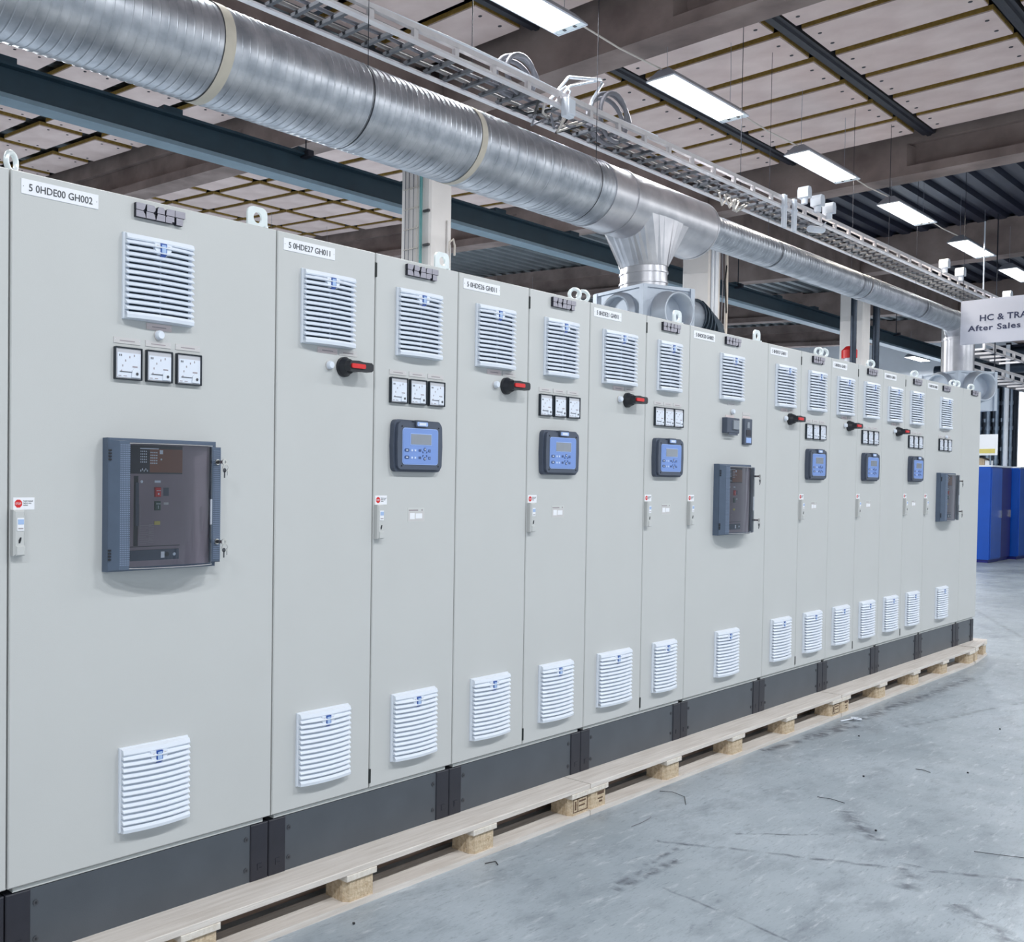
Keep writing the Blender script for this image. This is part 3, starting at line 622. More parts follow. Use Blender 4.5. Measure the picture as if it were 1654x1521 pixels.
# maker's badge: five letters, each cut in an upper and a lower block
def badge(par, x, z):
    t = ob('maker_badge', shared('maker_badge', lambda: MB().box(.002, .150, -.004, 0, .002, .014, LOGOD).box(.002, .182, -.004, 0, .022, .040, LOGOD)), par, (x, 0, z))
    L_ = [  # outlines (x,z) of the ten blocks, unit: mm
        [(1, 23), (26, 22), (32, 28), (37, 43), (1, 43)], [(1, 1), (36, 1), (33, 12), (27, 20), (1, 21)],
        [(40, 23), (64, 22), (71, 28), (72, 36), (66, 43), (40, 43)], [(38, 1), (72, 1), (70, 10), (64, 20), (38, 21)],
        [(78, 23), (106, 23), (106, 38), (100, 43), (84, 43), (80, 36)], [(74, 1), (108, 1), (108, 21), (80, 21)],
        [(111, 23), (144, 23), (144, 43), (119, 43), (113, 38)], [(110, 1), (134, 1), (134, 6), (142, 6), (142, 21), (116, 21), (110, 17)],
        [(146, 23), (184, 23), (184, 43), (146, 43)], [(150, 0), (175, 0), (175, 21), (150, 21)]]
    for k, o in enumerate(L_):
        ob('badge_block', shared(('badge_block', k), lambda: MB().prism([(p[0]/1000, p[1]/1000) for p in o], -.013, 0, LOGO, LOGOD)), t)
    return t
def button_lamp(par, x, z):
    ob('signal_lamp', shared('signal_lamp', lambda: MB().cyl((0, -.004, 0), (0, 0, 0), .0165, GREYL, 20).cyl((0, -.012, 0), (0, -.004, 0), .0145, WHITE, 20).cyl((0, -.018, 0), (0, -.012, 0), .0115, WHITE, 20, .0145)), par, (x, 0, z))
def switch(par, x, z):
    s = ob('rotary_switch', shared('rotary_switch', lambda: MB().cyl((0, -.012, 0), (0, 0, 0), .036, BLACK, 28).cyl((0, -.034, 0), (0, -.012, 0), .026, BLACK, 24, .034)), par, (x, 0, z))
    def lever():
        b = MB(); pts = [(-.022, -.018), (.02, -.020), (.045, -.0165), (.088, -.0165), (.096, -.010), (.097, 0), (.096, .010), (.088, .0165), (.045, .0165), (.02, .020), (-.022, .018), (-.028, 0)]
        b.prism(pts, -.060, -.034, BLACK); return b
    ob('lever', shared('lever', lever), s); ob('lever_insert', shared('lever_insert', lambda: MB().prism(rrect(-.020, .050, -.008, .008, .005, 3), -.066, -.06, RED)), s)
    ob('scale_mark', shared('scale_mark', lambda: MB().box(-.033, -.027, -.0135, -.012, -.004, .004, WHITE).box(-.024, -.018, -.0135, -.012, .018, .021, WHITE).box(-.024, -.018, -.0135, -.012, -.021, -.018, WHITE)), s)
def sticker(par, x, z):
    s = ob('stop_sticker', shared('stop_sticker', lambda: MB().box(0, .065, -.0008, 0, 0, .034, WHITE2)), par, (x, 0, z))
    ob('stop_sign', shared('stop_sign', lambda: MB().prism([(.0155+.012*math.cos(math.radians(22.5+45*i)), .017+.012*math.sin(math.radians(22.5+45*i))) for i in range(8)], -.0014, -.0008, RED)), s)
    ob('lettering', text_mesh('STOP', .0085, WHITE2, sx=.85, depth=.0002), s, (.0058, -.0018, .014)); ob('lettering', text_mesh('Read manual\nbefore any\naction', .0058, INK, depth=.0002), s, (.0305, -.0012, .0225))
def handle(par, x, z, paper=True):
    h = ob('door_handle', shared('door_handle', lambda: MB().bev(0, .034, -.022, 0, 0, .128, PAINT, .005).bev(.006, .032, -.026, -.02, .002, .028, PAINT, .002)), par, (x, 0, z))
    ob('keyhole', shared('keyhole', lambda: MB().prism([(.014, .036), (.018, .036), (.021, .044), (.022, .052), (.018, .052), (.014, .044)], -.0235, -.0215, BLACK)), h)
    if paper: ob('warning_label', shared('warning_label', lambda: MB().box(.009, .030, -.0235, -.022, .070, .106, WHITE2).box(.011, .029, -.0242, -.0235, .088, .102, LBLUE).box(.012, .027, -.0242, -.0235, .075, .078, INK2)), h)
def controller(par, x, z):   # x centre, z centre
    c = ob('controller', shared('controller', lambda: MB().prism(rrect(-.139, .139, -.099, .099, .022, 5, .004), -.020, 0, SLATE).prism(rrect(-.130, .130, -.090, .090, .02, 5, .003), -.032, -.020, SLATE)), par, (x, 0, z))
    ob('face_plate', shared('face_plate', lambda: MB().prism(rrect(-.106, .104, -.072, .068, .014, 5), -.034, -.03, PANL).prism(rrect(-.1035, .1015, -.069, .0655, .013, 5), -.0352, -.034, PANB)), c)
    ob('screen', shared('screen', lambda: MB().box(-.064, .062, -.0362, -.035, .003, .048, PANL).box(-.0605, .0585, -.0372, -.036, .006, .045, LCD)), c)
    ob('brand_tab', shared('brand_tab', lambda: MB().prism(rrect(-.036, .036, .073, .099, .006, 3), -.040, -.02, SLATE).prism(rrect(-.031, .031, .076, .092, .005, 3), -.042, -.04, PANL).box(-.020, .020, -.0428, -.042, .079, .089, WHITE)), c)
    def keys():
        b = MB()
        for zz in (-.016, -.043): b.prism(rrect(-.096, -.070, zz-.007, zz+.005, .005, 3), -.0366, -.035, KEYD).box(-.088, -.078, -.0372, -.0366, zz-.003, zz+.001, WHITE)
        for zz in (-.016, -.044):
            for xx in (-.054, -.035): b.box(xx-.006, xx+.006, -.0366, -.035, zz-.006, zz+.004, PANL).box(xx-.003, xx+.003, -.0372, -.0366, zz-.003, zz+.001, WHITE)
            b.box(-.014, .000, -.0366, -.035, zz-.005, zz+.004, KEYD).box(.043, .056, -.0366, -.035, zz-.006, zz+.004, KEYD).box(.045, .054, -.0372, -.0366, zz-.002, zz, PANL)
        for sx, sz in ((1, 1), (-1, 1), (1, -1), (-1, -1)):
            b.prism([(.022+sx*.006, -.030+sz*.004), (.022+sx*.014, -.030+sz*.004), (.022+sx*.014, -.030+sz*.012)], -.0366, -.035, KEYD)
        for zz in (-.012, -.048): b.prism(circ(.022, zz, .007, 8), -.0366, -.035, KEYD).box(.020, .024, -.0374, -.0366, zz-.003, zz+.003, WHITE)
        return b
    ob('key_pad', shared('key_pad', keys), c)
    ob('screw', shared('panel_screws', lambda: MB().cyl((-.108, -.034, .073), (-.108, -.032, .073), .003, BLACK, 8).cyl((.108, -.034, .073), (.108, -.032, .073), .003, BLACK, 8).cyl((-.108, -.034, -.077), (-.108, -.032, -.077), .003, BLACK, 8).cyl((.108, -.034, -.077), (.108, -.032, -.077), .003, BLACK, 8)), c)
def breaker(par, x, z):      # x left, z bottom; .414 wide, .397 high
    H = .397
    t = ob('breaker_box', shared('breaker_box', lambda: MB().bev(0, .405, -.032, 0, 0, H, BRKF, .004)), par, (x, 0, z))
    def left():
        b = MB(); b.add([(0.0, -.032, .004), (.022, -.058, .008), (.052, -.066, .008), (.052, -.030, .008), (0.0, -.032, H-.006), (.022, -.058, H-.010), (.052, -.066, H-.010), (.052, -.030, H-.01)],
            [(0, 1, 5, 4), (1, 2, 6, 5), (2, 3, 7, 6), (3, 0, 4, 7), (0, 1, 2, 3), (4, 5, 6, 7)], BRKF)
        for g0 in (.035, .330):
            for k in range(4): b.box(-.001, .008, -.040, -.034, g0+k*.009, g0+k*.009+.005, BLACK)
        return b
    ob('hinge_strip', shared('hinge_strip', left), t)
    def studs(x0, x1, y, zs0, zs1, dx=.0052, dz=.0062, sl=0):
        b = MB(); zz = zs0
        while zz < zs1:
            xx = x0
            while xx < x1:
                yy = y-sl*(xx-x0)
                vs = [(xx, yy, zz), (xx+.0034, yy-sl*.0034, zz), (xx+.0034, yy-sl*.0034, zz+.0038), (xx, yy, zz+.0038)]
                b.add([(p[0], p[1]-.001, p[2]) for p in vs], [(0, 1, 2, 3)], STUD); xx += dx
            zz += dz
        return b
    s1 = ob('knurled_strip', shared('knurl_left', lambda: studs(.024, .050, -.0588, .02, H-.02, sl=.25)), t)
    ob('flange_strip', shared('flange_strip', lambda: MB().bev(.372, .412, -.048, -.03, .014, H-.018, BRKF, .003)), t)
    ob('knurled_strip', shared('knurl_right', lambda: studs(.380, .406, -.0485, .024, H-.028)), t)
    def face():
        b = MB(); Y = -.033
        b.box(.050, .372, Y-.006, Y, .012, H-.014, BRKI)
        b.box(.056, .262, Y-.009, Y-.006, .292, H-.02, BRKD).box(.140, .262, Y-.0092, Y-.009, .296, H-.03, BRKB)      # display area
        b.box(.085, .100, Y-.0075, Y-.006, .075, .285, BLACK).box(.088, .099, Y-.013, Y-.0075, .135, .265, SLATE)      # charging lever slot
        b.box(.070, .255, Y-.0075, Y-.006, .0715, .0735, BLACK).box(.070, .0715, Y-.0075, Y-.006, .0715, .288, BLACK)
        b.box(.062, .252, Y-.008, Y-.006, .030, .062, SLATE)
        return b
    f = ob('breaker_front', shared('breaker_front', face), t)
    def prints():
        b = MB(); Y = -.0405
        for r_ in range(5):
            for c_ in range(4): b.box(.106+c_*.0065, .109+c_*.0065, -.0428, -.042, .325+r_*.008, .329+r_*.008, WHITE)
            for c_ in range(4): b.box(.142+c_*.007, .146+c_*.007, -.0432, -.0424, .322+r_*.008, .326+r_*.008, WHITE)
        b.box(.104, .172, -.0432, -.0424, .366, .369, WHITE); b.box(.176, .188, -.0432, -.0424, .352, .364, WHITE); b.prism(circ(.182, .336, .003, 8), -.0432, -.0424, WHITE)
        for c_ in range(5): b.box(.106+c_*.006, .109+c_*.006, -.0428, -.042, .298+.004*(c_ % 2), .304+.004*(c_ % 2), WHITE)
        for r_ in range(9): b.box(.108, .13+.01*(r_ % 3), -.0402, -.039, .08+r_*.0068, .082+r_*.0068, INK2).box(.138, .158, -.0402, -.039, .083+r_*.0068, .085+r_*.0068, INK2)
        b.prism(circ(.113, .268, .0045, 12), -.0405, -.039, WHITE).box(.160, .182, -.0405, -.039, .265, .272, WHITE)
        b.box(.194, .212, -.0405, -.039, .198, .205, GREYL); b.box(.193, .213, -.0398, -.039, .225, .250, SLATE)
        b.box(.184, .197, -.0425, -.041, .036, .055, WHITE2).prism(circ(.207, .046, .007, 12), -.0425, -.041, BLACK).prism(circ(.234, .046, .0052, 12), -.0425, -.041, WHITE)
        b.box(.105, .108, -.0405, -.039, .1, .2, INK2)
        return b
    ob('printed_marks', shared('printed_marks', prints), f); ob('rating_label', shared('rating_label', lambda: MB().box(.160, .181, -.0405, -.039, .137, .148, YEL)), f)
    ob('off_button', shared('off_button', lambda: MB().bev(.160, .181, -.046, -.039, .222, .251, RED, .002).prism(circ(.1705, .231, .003, 10), -.047, -.046, WHITE).box(.163, .178, -.047, -.046, .240, .242, WHITE)), f)
    ob('on_button', shared('on_button', lambda: MB().bev(.160, .181, -.045, -.039, .181, .209, GREEN, .002).box(.1698, .1712, -.046, -.045, .186, .196, WHITE).box(.163, .178, -.046, -.045, .200, .202, WHITE)), f)
    def cover():
        b = MB(); n = 18; vs = []
        for i in range(n+1):
            u = i/n; xx = .052+.322*u; yy = -.066-.026*math.sin(math.pi*min(1, u*1.0))**.8 if u < .999 else -.05
            if i == n: yy = -.048
            vs += [(xx, yy, .010), (xx, yy, H-.014)]
        b.add(vs, [(2*i, 2*i+2, 2*i+3, 2*i+1) for i in range(n)], GLASS, True)
        for zz in (.010, H-.014):
            k = 0 if zz == .010 else 1
            pts = [vs[2*i+k] for i in range(n+1)]; m_ = len(pts)
            b.add(pts+[(p[0], -.035, p[2]) for p in pts], [(i, i+1, m_+i+1, m_+i) for i in range(m_-1)], GLASS)
        for zz in (.0105, H-.016):
            b.tube([(vs[2*i][0], vs[2*i][1], zz) for i in range(n+1)], .0012, GREYL, 4)
        return b
    ob('clear_cover', shared('clear_cover', cover), t); ob('cover_sticker', shared('cover_sticker', lambda: MB().box(.354, .362, -.0665, -.0655, .135, .215, WHITE2)), t)
    def lock():
        b = MB(); b.cyl((0, -.068, 0), (0, -.046, 0), .009, CHROME, 14).cyl((0, -.072, 0), (0, -.068, 0), .006, BLACK, 10)
        b.box(-.0012, .0012, -.092, -.07, -.005, .005, CHROME)
        b.ring(circ(.006, 0, .010, 14), circ(.006, 0, .005, 14), -.096, -.093, CHROME)
        b.ring(circ(.010, -.018, .012, 16), circ(.010, -.018, .010, 16), -.095, -.0935, CHROME)
        b.box(.004, .008, -.0955, -.0935, -.050, -.028, INK).prism(circ(.006, -.026, .007, 10), -.0955, -.0935, INK)
        b.box(.017, .020, -.0955, -.0935, -.042, -.02, CHROME)
        return b
    for zz in (.332, .080): ob('lock_with_keys', shared('lock_with_keys', lock), t, (.392, .012, zz))
def relay(par, x, z):
    t = ob('protection_relay', shared('protection_relay', lambda: MB().bev(0, .155, -.030, 0, 0, .085, SLATE, .003).box(.02, .13, -.031, -.029, -.012, 0, SLATE)), par, (x, 0, z))
    ob('window', shared('relay_window', lambda: MB().bev(.065, .135, -.038, -.028, .02, .072, LCD, .002)), t); ob('top_label', shared('relay_label', lambda: MB().box(.04, .145, -.002, 0, .088, .102, PINKL)), t)
    t = ob('control_unit', shared('control_unit', lambda: MB().bev(0, .10, -.016, 0, 0, .148, SLATE, .003)), par, (x+.255, 0, z-.058))
    ob('display', shared('unit_display', lambda: MB().box(.03, .06, -.018, -.016, .095, .13, LCD).box(.02, .08, -.018, -.016, .05, .085, BRKD)), t); ob('key_pad', shared('unit_keys', lambda: MB().box(.018, .082, -.018, -.016, .010, .04, PANL)), t)
    ob('top_label', shared('unit_label', lambda: MB().box(0, .1, -.002, 0, .152, .165, PINKL).box(0, .1, -.002, 0, .17, .185, GREYL)), t)
def eye_plate(par, x):
    o = [(-.040, 0), (.040, 0), (.040, .055), (.022, .075), (-.022, .075), (-.040, .055)]
    pts = []; 
    def f():
        b = MB(); n = 24; hole = []; out = []
        for i in range(n):
            a = 2*math.pi*i/n; c, s_ = math.cos(a), math.sin(a); hole.append((.0185*c, .040+.0185*s_))
            kx = .044/abs(c) if abs(c) > 1e-6 else 9; kz = (.036 if s_ > 0 else .040)/abs(s_) if abs(s_) > 1e-6 else 9; kd = .065/(abs(c)+abs(s_)) if s_ > 0 else 9
            k = min(kx, kz, kd); out.append((k*c, .040+k*s_))
        b.ring(out, hole, -.004, .004, ZINC); b.box(-.045, .045, -.02, .05, -.002, .004, ZINC); b.cyl((.033, -.008, .004), (.033, -.008, .014), .009, ZINC, 6)
        return b
    ob('lifting_bracket', shared('lifting_bracket', f), par, (x, .03, 2.36-.144), (0, 0, 0))
def eye_ring(par, x, r=.026, rz=-.6):
    def f():
        b = MB(); b.tube([(r*math.cos(2*math.pi*i/20), 0, .012+r+r*math.sin(2*math.pi*i/20)) for i in range(20)], .0085, ZINC, 10, closed=True); b.cyl((0, 0, -.002), (0, 0, .012), .018, ZINC, 14, .012); return b
    ob('lifting_eye', shared('lifting_eye', f), par, (x, .045, 2.36-.144), (0, 0, rz))
# ------------------------------------------------------------------ cabinets
W = .9854; ZB = .144
def cz(z): return z-ZB
def cabinet(x0, wd, doors, lab, eyes):
    t = thing('control_cabinet', lab, 'cabinet', (x0, 0, ZB), group='grey switchgear cabinets standing in a row')
    b = MB(); b.box(.002, wd-.002, .004, .60, cz(.352), cz(2.352), FRAMEG).box(.012, wd-.012, .0, .004, cz(.372), cz(2.345), GASKET)
    ob('body', b, t)
    ob('top_plate', MB().box(.003, wd-.003, .003, .60, cz(2.352), cz(2.36), FRAMEG), t)
    ob('bottom_frame', MB().bev(.025, wd-.025, -.006, .05, cz(.3405), cz(.354), FRAMEG, .002), t)
    for s in (0, 1):
        cn = ob('plinth_corner', shared('plinth_corner', lambda: MB().bev(0, .078, -.008, .1, 0, .194, PLINB, .003)), t, (.002 if not s else wd-.080, 0, 0))
        ob('cast_mark', shared('cast_mark', lambda: MB().prism([(.03, .035), (.05, .035), (.05, .042), (.036, .042), (.036, .05), (.05, .05), (.05, .057), (.03, .057)], -.0095, -.007, PLINB)), cn)
    ob('plinth_panel', MB().box(.08, wd-.08, -.003, .01, 0, .194, PLING), t)
    for sx in (.098, wd-.098):
        for zz in (.045, .15): ob('screw', shared('plinth_screw', lambda: MB().cyl((0, -.006, 0), (0, -.0025, 0), .0085, INK, 12).cyl((0, -.0068, 0), (0, -.006, 0), .004, BLACK, 6)), t, (sx, 0, zz))
    xx = 0
    for d in doors:
        w_ = d['w']
        ob('door', MB().bev(xx+.003, xx+w_-.003, -.020, -.001, cz(.360), cz(2.358), PAINT, .003), t)
        # fittings sit on the door front (y=-.02)
        fr = fit_at(t, xx)
        d['fit'](t, xx, w_)
        xx += w_
    if len(doors) == 2:
        for zz in (2.27, .378): ob('latch_slot', shared('latch_slot', lambda: MB().box(-.005, .006, -.0215, -.002, 0, .052, GASKET)), t, (doors[0]['w'], 0, cz(zz)))
    for k, e in eyes:
        if k == 'p': eye_plate(t, e-x0)
        else: eye_ring(t, e-x0, rz=.55 if e < .1 else -.6)
    return t
def fit_at(t, x): return None
YF = -.020
class Off:      # shifts fittings onto the door front
    def __init__(s, t): s.t = t
def F(fn, t, x, z, *a):
    before = set(t.children); fn(t, x, cz(z), *a)
    for c in t.children:
        if c not in before: c.location.y += YF
def sheet(t, x, z):
    s = ob('data_sticker', shared('data_sticker', lambda: MB().box(0, .098, -.0008, 0, 0, .054, FRAMEG).box(.002, .096, -.0010, -.0008, .002, .04, GREYL).box(.005, .06, -.0012, -.0008, .042, .047, INK2).box(.08, .088, -.0012, -.0008, .042, .048, INK2).box(.012, .04, -.0014, -.001, .010, .034, WHITE2).box(.046, .085, -.0014, -.001, .012, .032, WHITE2)), t, (x, 0, z))
def wide(plate, kind):
    def f(t, x, w_):
        c = x+w_/2
        if kind == 1:
            F(nameplate, t, x+.032, 2.297, plate); F(badge, t, x+.404, 2.298); F(grille, t, c, 2.118); F(grille, t, c, .568)
            F(tag, t, x+.453, 1.967, .094, .019, PINKL); F(button_lamp, t, x+.498, 1.952)
            for i in range(3): F(tag, t, x+.336+.1135*i, 1.915, .096, .018, GREYL); F(meter, t, x+.336+.1135*i, 1.807)
            F(breaker, t, x+.301, 1.234)
        else:
            F(nameplate, t, x+.038, 2.294, plate); F(badge, t, x+.405, 2.296); F(grille, t, c-.005, 2.116, .275); F(grille, t, c-.005, .562, .275)
            F(tag, t, x+.455, 1.960, .10, .014, GREYL); F(button_lamp, t, x+.51, 1.925)
            if kind == 2: F(relay, t, x+.394, 1.802)
            else:
                for i in range(3): F(tag, t, x+.336+.1135*i, 1.915, .096, .018, GREYL); F(meter, t, x+.336+.1135*i, 1.808)
            F(breaker, t, x+.305, 1.230)
        F(sticker, t, x+.013, 1.421); F(handle, t, x+.005, 1.293)
    return f
def left_door(plate, gw=.258, dx=0):
    def f(t, x, w_):
        c = x+w_/2-.006; F(nameplate, t, x+.028, 2.296, plate); F(grille, t, c, 2.117, gw); F(grille, t, c, .568, gw)
        F(tag, t, c-.045, 1.963, .098, .020, PINKL); F(tag, t, c+.062, 1.963, .094, .020, GREYL); F(button_lamp, t, c+.012, 1.922); F(switch, t, c+.085, 1.921)
    return f
def right_door(gw=.258, s=1.0):
    def f(t, x, w_):
        c = x+w_/2-.004; F(badge, t, c-.078, 2.298); F(grille, t, c, 2.118, gw); F(grille, t, c, .568, gw)
        for i in range(3): F(tag, t, c-.161+.112*i*s+(.0 if s == 1 else .02), 1.916, .096*s, .018, GREYL)
        for i in range(3): F(meter, t, c-.161+.112*i*s+(.0 if s == 1 else .02), 1.808)
        F(controller, t, c-.012, 1.647); F(sheet, t, c-.044, 1.355); F(sticker, t, x+.012, 1.423); F(handle, t, x-.006+.012, 1.295)
    return f
def plain(t, x, w_): F(badge, t, x+.225, 2.312)
cabinet(-W, W, [dict(w=W, fit=lambda t, x, w_: None)], 'grey cabinet at the left frame edge, only a sliver of its door visible', [])
cabinet(0, W, [dict(w=W, fit=wide('5 0HDE00 GH002', 1))], 'wide grey cabinet with plate 5 0HDE00 GH002 and large breaker box, nearest', [('r', .035), ('p', .937)])
cabinet(W, W, [dict(w=W/2, fit=left_door('5 0HDE27 GH011')), dict(w=W/2, fit=right_door())], 'two-door grey cabinet with plate 5 0HDE27 GH011, second from the left', [('p', 1.922)])
cabinet(2*W, W, [dict(w=W/2, fit=left_door('5 0HDE26 GH011')), dict(w=W/2, fit=right_door())], 'two-door grey cabinet with plate 5 0HDE26 GH011', [('r', 2.925)])
cabinet(3*W, W, [dict(w=.525, fit=left_door('5 0HDE21 GH011', .30)), dict(w=W-.525, fit=right_door(.232, .9))], 'two-door grey cabinet with plate 5 0HDE21 GH011, in front of the duct box', [('r', 2.998), ('p', 3.893)])
cabinet(4*W, W, [dict(w=W, fit=wide('5 0HDE20 GH002', 2))], 'wide grey cabinet in mid row with breaker box and two small dark relays', [('p', 4.878)])
cabinet(5*W, W, [dict(w=W/2, fit=left_door('5 0HDE17 GH011', .27)), dict(w=W/2, fit=right_door(.27))], 'two-door grey cabinet just right of the mid-row wide cabinet', [('r', 5.87)])
cabinet(6*W, W, [dict(w=W/2, fit=left_door('5 0HDE16 GH011', .27)), dict(w=W/2, fit=right_door(.27))], 'two-door grey cabinet in front of the red beacon', [('r', 5.96), ('r', 6.84)])
cabinet(7*W, W, [dict(w=W/2, fit=left_door('5 0HDE15 GH011', .27)), dict(w=W/2, fit=right_door(.27))], 'two-door grey cabinet left of the farthest breaker box', [('r', 7.81)])
cabinet(8*W, W, [dict(w=W, fit=wide('5 0HDE10 GH002', 3))], 'wide grey cabinet with the farthest breaker box', [('r', 8.81)])
cabinet(9*W, .53, [dict(w=.53, fit=plain)], 'narrow plain grey cabinet at the far end of the row', [('r', 8.93), ('r', 9.35)])
# ------------------------------------------------------------------ sign, far end of the hall
t = thing('hanging_sign', 'white hanging board reading HC & TRA and After Sales &, at the right edge', 'sign', (14, 1.31, 3.34))
ob('board', MB().box(-.01, .01, -1.55, 0, 0, .56, SIGN), t)
def ltxt(s_, sz, y, z, sp=1.15, sx=1.12):
    o = ob('lettering', text_mesh(s_, sz, NAVY, sx=sx, bold=.0022, depth=.001, spacing=sp), t, (-.0125, y, z), (0, 0, -math.pi/2))
ltxt('HC & TRA', .108, -.200, .285, 1.05, .98); ltxt('After Sales &', .098, -.085, .165, 1.12)
for y in (-.02, -1.2): ob('suspension_wire', MB().cyl((0, y, .56), (0, y, 2.6), .003, BARM, 5), t)
thing('white_pole', 'thin white pole standing beyond the blue lockers', 'pole', (26, 3.44, 0), me=MB().cyl((0, 0, 0), (0, 0, 4.7), .04, WHITE, 14).box(-.12, .12, -.12, .12, 0, .04, WHITE))
def locker(x, y, w_, lab, m=LBLU):
    t = thing('locker', lab, 'locker', (x, y, 0), group='blue lockers at the end of the hall')
    ob('carcass', MB().box(0, w_, 0, .6, .06, 1.93, m).box(.02, w_-.02, .02, .58, 0, .06, LBLUD), t)
    ob('door', MB().bev(.02, w_-.02, -.02, 0, .08, 1.90, m, .005), t); ob('handle', MB().box(w_*.8, w_*.8+.03, -.05, -.02, .9, 1.05, CHROME), t); ob('top_shelf', MB().box(0, w_, -.03, .6, 1.93, 1.96, WHITE), t)
locker(22.9, 2.99, .8, 'blue locker half hidden by the end of the cabinet row'); locker(23.75, 3.02, .8, 'dark blue locker in the gap between two brighter ones', LBLUD); locker(24.65, 2.90, .8, 'bright blue locker at the right of the group')
t = thing('cardboard_box', 'brown open box of odds and ends on the left blue locker', 'box', (23.1, 3.05, 1.96)); ob('carton', MB().box(0, .5, .1, .5, 0, .15, CHIP), t); ob('rag', MB().box(.0, .2, .0, .09, 0, .1, WHITE2), t); ob('tool', MB().tube([(-.02, .0, .1), (.0, .15, .17), (.0, .4, .18)], .02, BLACK, 6), t)
t = thing('workbench', 'grey-green machine cabinet standing right of the blue lockers', 'machine', (26.2, 2.2, 0)); ob('body', MB().bev(0, 1.2, 0, 1.3, .05, 1.95, GREENM, .03), t); ob('door', MB().bev(.1, 1.1, -.02, 0, .2, 1.8, GREENM, .01), t)
ob('foot', MB().box(.05, 1.15, .05, 1.2, 0, .05, BLACK), t)
t = thing('notice', 'white notice with a yellow strip standing on the left blue locker', 'notice', (22.95, 3.00, 1.96)); ob('paper', MB().box(-.006, .006, -.10, .34, .2, .62, WHITE2), t); ob('yellow_strip', MB().box(-.01, -.006, -.06, .24, .24, .33, YEL), t)
ob('post', MB().cyl((.02, .02, 0), (.02, .02, .4), .015, PIPE, 8).cyl((.02, .3, 0), (.02, .3, .4), .015, PIPE, 8), t)
# vertical pipes and machinery at the hall end
specs = [(4.62, .07, 0), (4.50, .04, 1), (4.42, .05, 0), (4.32, .035, 1), (4.24, .05, 0), (4.15, .04, 1), (4.07, .045, 0), (3.99, .03, 1), (3.92, .04, 0), (3.85, .03, 1), (3.79, .03, 0)]
for i, (y, r, k) in enumerate(specs):
    b = MB(); b.cyl((0, 0, 0), (0, 0, 3.9+.1*(i % 3)), r, PIPED if k else PIPE, 12)
    for z in (2.1+.3*(i % 3), 2.9+.2*(i % 2), 3.5): b.cyl((0, 0, z), (0, 0, z+.09), r*1.35, PIPE, 12)
    thing('vertical_pipe', '%s steel pipe of the far pipe rack, %s from the left' % ('dark' if k else 'pale', ['first', 'second', 'third', 'fourth', 'fifth', 'sixth', 'seventh', 'eighth', 'ninth', 'tenth', 'eleventh'][i]), 'pipe', (28+.1*(i % 2), y, 0), me=b, group='pipes of the far rack')
thing('pipe_rack', 'dark steel frame behind the far vertical pipes', 'rack', (28.4, 3.75, 0), me=MB().box(0, .1, 0, 1.1, 1.5, 4.2, PIPED).box(0, .1, 0, .06, 0, 1.5, PIPED).box(0, .1, 1.04, 1.1, 0, 1.5, PIPED))
for i, (z, r, y) in enumerate(((4.3, .14, 4.6), (4.75, .10, 4.2), (4.75, .2, 2.0))):
    thing('overhead_pipe', ['dark horizontal pipe above the far pipe rack, lowest', 'dark horizontal pipe above the far pipe rack, thin upper one', 'thick dark duct hanging at the right edge beyond the sign'][i], 'pipe', (27+.8*i, 0 if i < 2 else -.4, z), me=MB().cyl((0, -3, 0) if i < 2 else (-2, y, 0), (0, 5.1, 0) if i < 2 else (2.4, y, 0), r, PIPED, 16))
def ladder(x0, x1, y, z, lab, w_=.35):
    t = thing('cable_tray', lab, 'cable tray', (0, y, z), group='white cable trays at the hall end')
    ob('side_rail', MB().box(x0, x1, 0, .03, .10, .14, TRAY).box(x0, x1, 0, .03, 0, .03, TRAY), t); ob('side_rail', MB().box(x0, x1, w_, w_+.03, 0, .12, TRAYD), t)
    x = x0
    while x < x1:
        ob('rung', shared('far_rung', lambda: MB().box(-.03, .03, 0, .36, .0, .03, TRAY).box(-.03, .03, -.002, .03, .02, .11, TRAY)), t, (x, 0, 0)); x += .6
ladder(16.9, 26.9, 1.88, 3.30, 'long white cable tray running away right of the far duct box'); ladder(17.9, 20.4, 1.96, 3.70, 'short white cable tray end just below the sign')
for x, nn in ((18.2, 'first'), (20.2, 'second'), (23, 'third'), (26, 'farthest')): thing('threaded_rod', 'thin rod holding the far cable trays, %s along them' % nn, 'rod', (x, 1.9, 3.4), me=MB().cyl((0, 0, 0), (0, 0, 2.5), .008, BARM, 6), group='rods of the far cable trays')
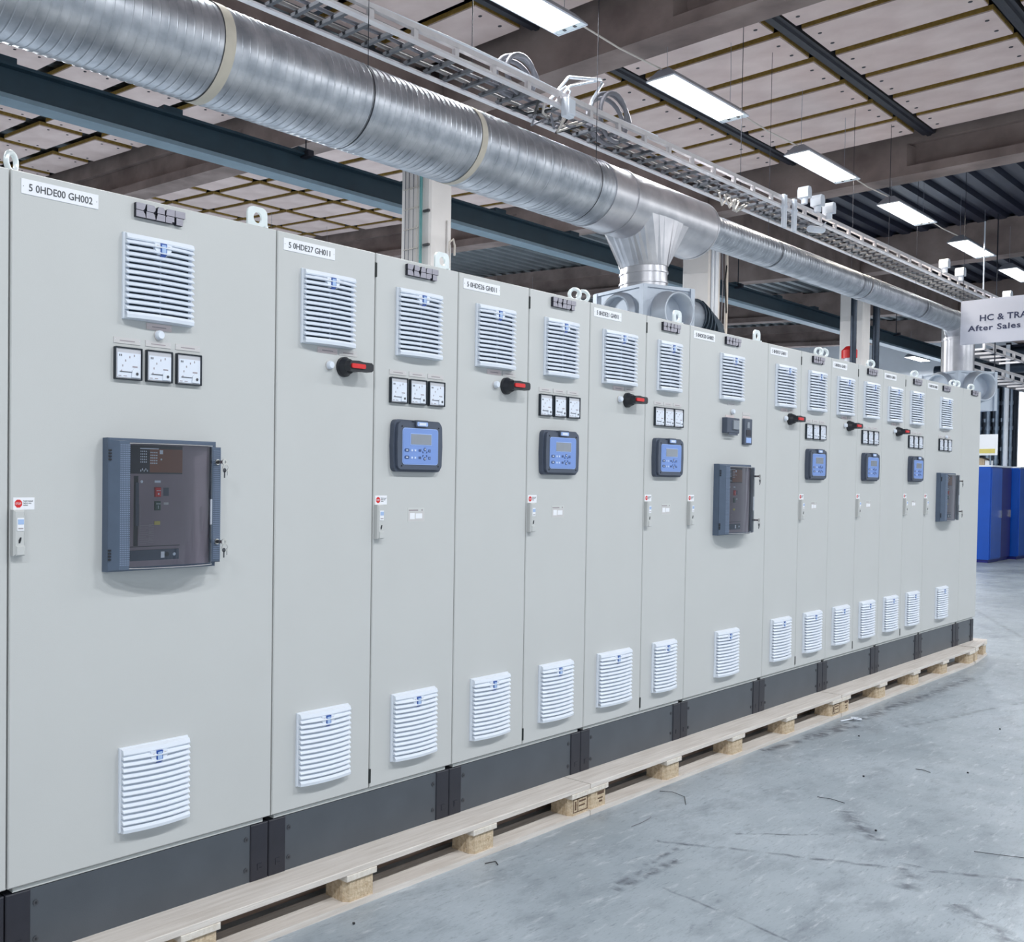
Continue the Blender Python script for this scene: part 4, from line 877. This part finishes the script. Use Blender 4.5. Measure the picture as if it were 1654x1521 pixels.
# long bright lamp row and dark machinery in the back bay
b = MB(); b.box(0, .3, -6, 4.9, -.8, .45, DECK)
for i in range(14): b.box(-.1, 0, -5.8+.8*i, -5.7+.8*i, -.6, .5, BARM)
thing('dark_gantry', 'dark steel gantry under the far roof behind the sign', 'gantry', (31.6, 0, 4.9), me=b)
# ------------------------------------------------------------------ bits on the floor
def bit(name, pts, r, m, lab): thing(name, lab, 'litter', me=MB().tube(pts, r, m, 6))
bit('wire_offcut', [(3.41, -.17, .004), (3.44, -.22, .006), (3.42, -.29, .004), (3.31, -.35, .004)], .0014, CABB, 'thin dark wire offcut on the floor beside the pallet joint')
bit('wire_offcut', [(2.83, -.34, .003), (2.90, -.345, .005), (2.98, -.34, .005), (3.02, -.33, .003)], .0012, CAB2, 'curved grey wire offcut on the floor near the stamped block')
bit('wire_offcut', [(3.93, -.70, .003), (3.94, -.76, .005), (3.93, -.82, .003)], .0016, CABB, 'straight black wire offcut in mid floor')
bit('wire_offcut', [(4.86, -.85, .003), (4.87, -.88, .004), (4.85, -.92, .003)], .0018, CABB, 'short black wire offcut farther back on the floor')
bit('wire_offcut', [(3.66, -1.40, .003), (3.69, -1.48, .005), (3.74, -1.56, .003)], .0014, CABB, 'black wire offcut at the right edge of the floor')
bit('cable_tie', [(5.72, -.19, .006)]+[(5.86+.035*math.cos(a)*.6-.01, -.235+.03*math.sin(a), .012) for a in [math.pi*2*i/14 for i in range(15)]], .005, WHITE, 'white cable tie loop on the floor by the middle pallet')
bit('wire_offcut', [(1.97, -.19, .004), (2.0, -.215, .012), (2.02, -.205, .004), (2.0, -.23, .004)], .0022, CABB, 'small black clip lying in front of the pallet')
for i, (x, y) in enumerate(((4.49, -.72), (5.4, -.40), (3.62, -1.05), (5.0, -1.05), (1.18, -.23), (6.3, -.9))):
    thing('floor_crumb', 'tiny dark crumb of debris on the grey floor', 'litter', (x, y, .001), me=shared('floor_crumb', lambda: MB().prism([(-.004, -.003), (.003, -.004), (.005, .002), (-.002, .004)], 0, .006, BLACK, axis='z')), group='dark crumbs on the floor')
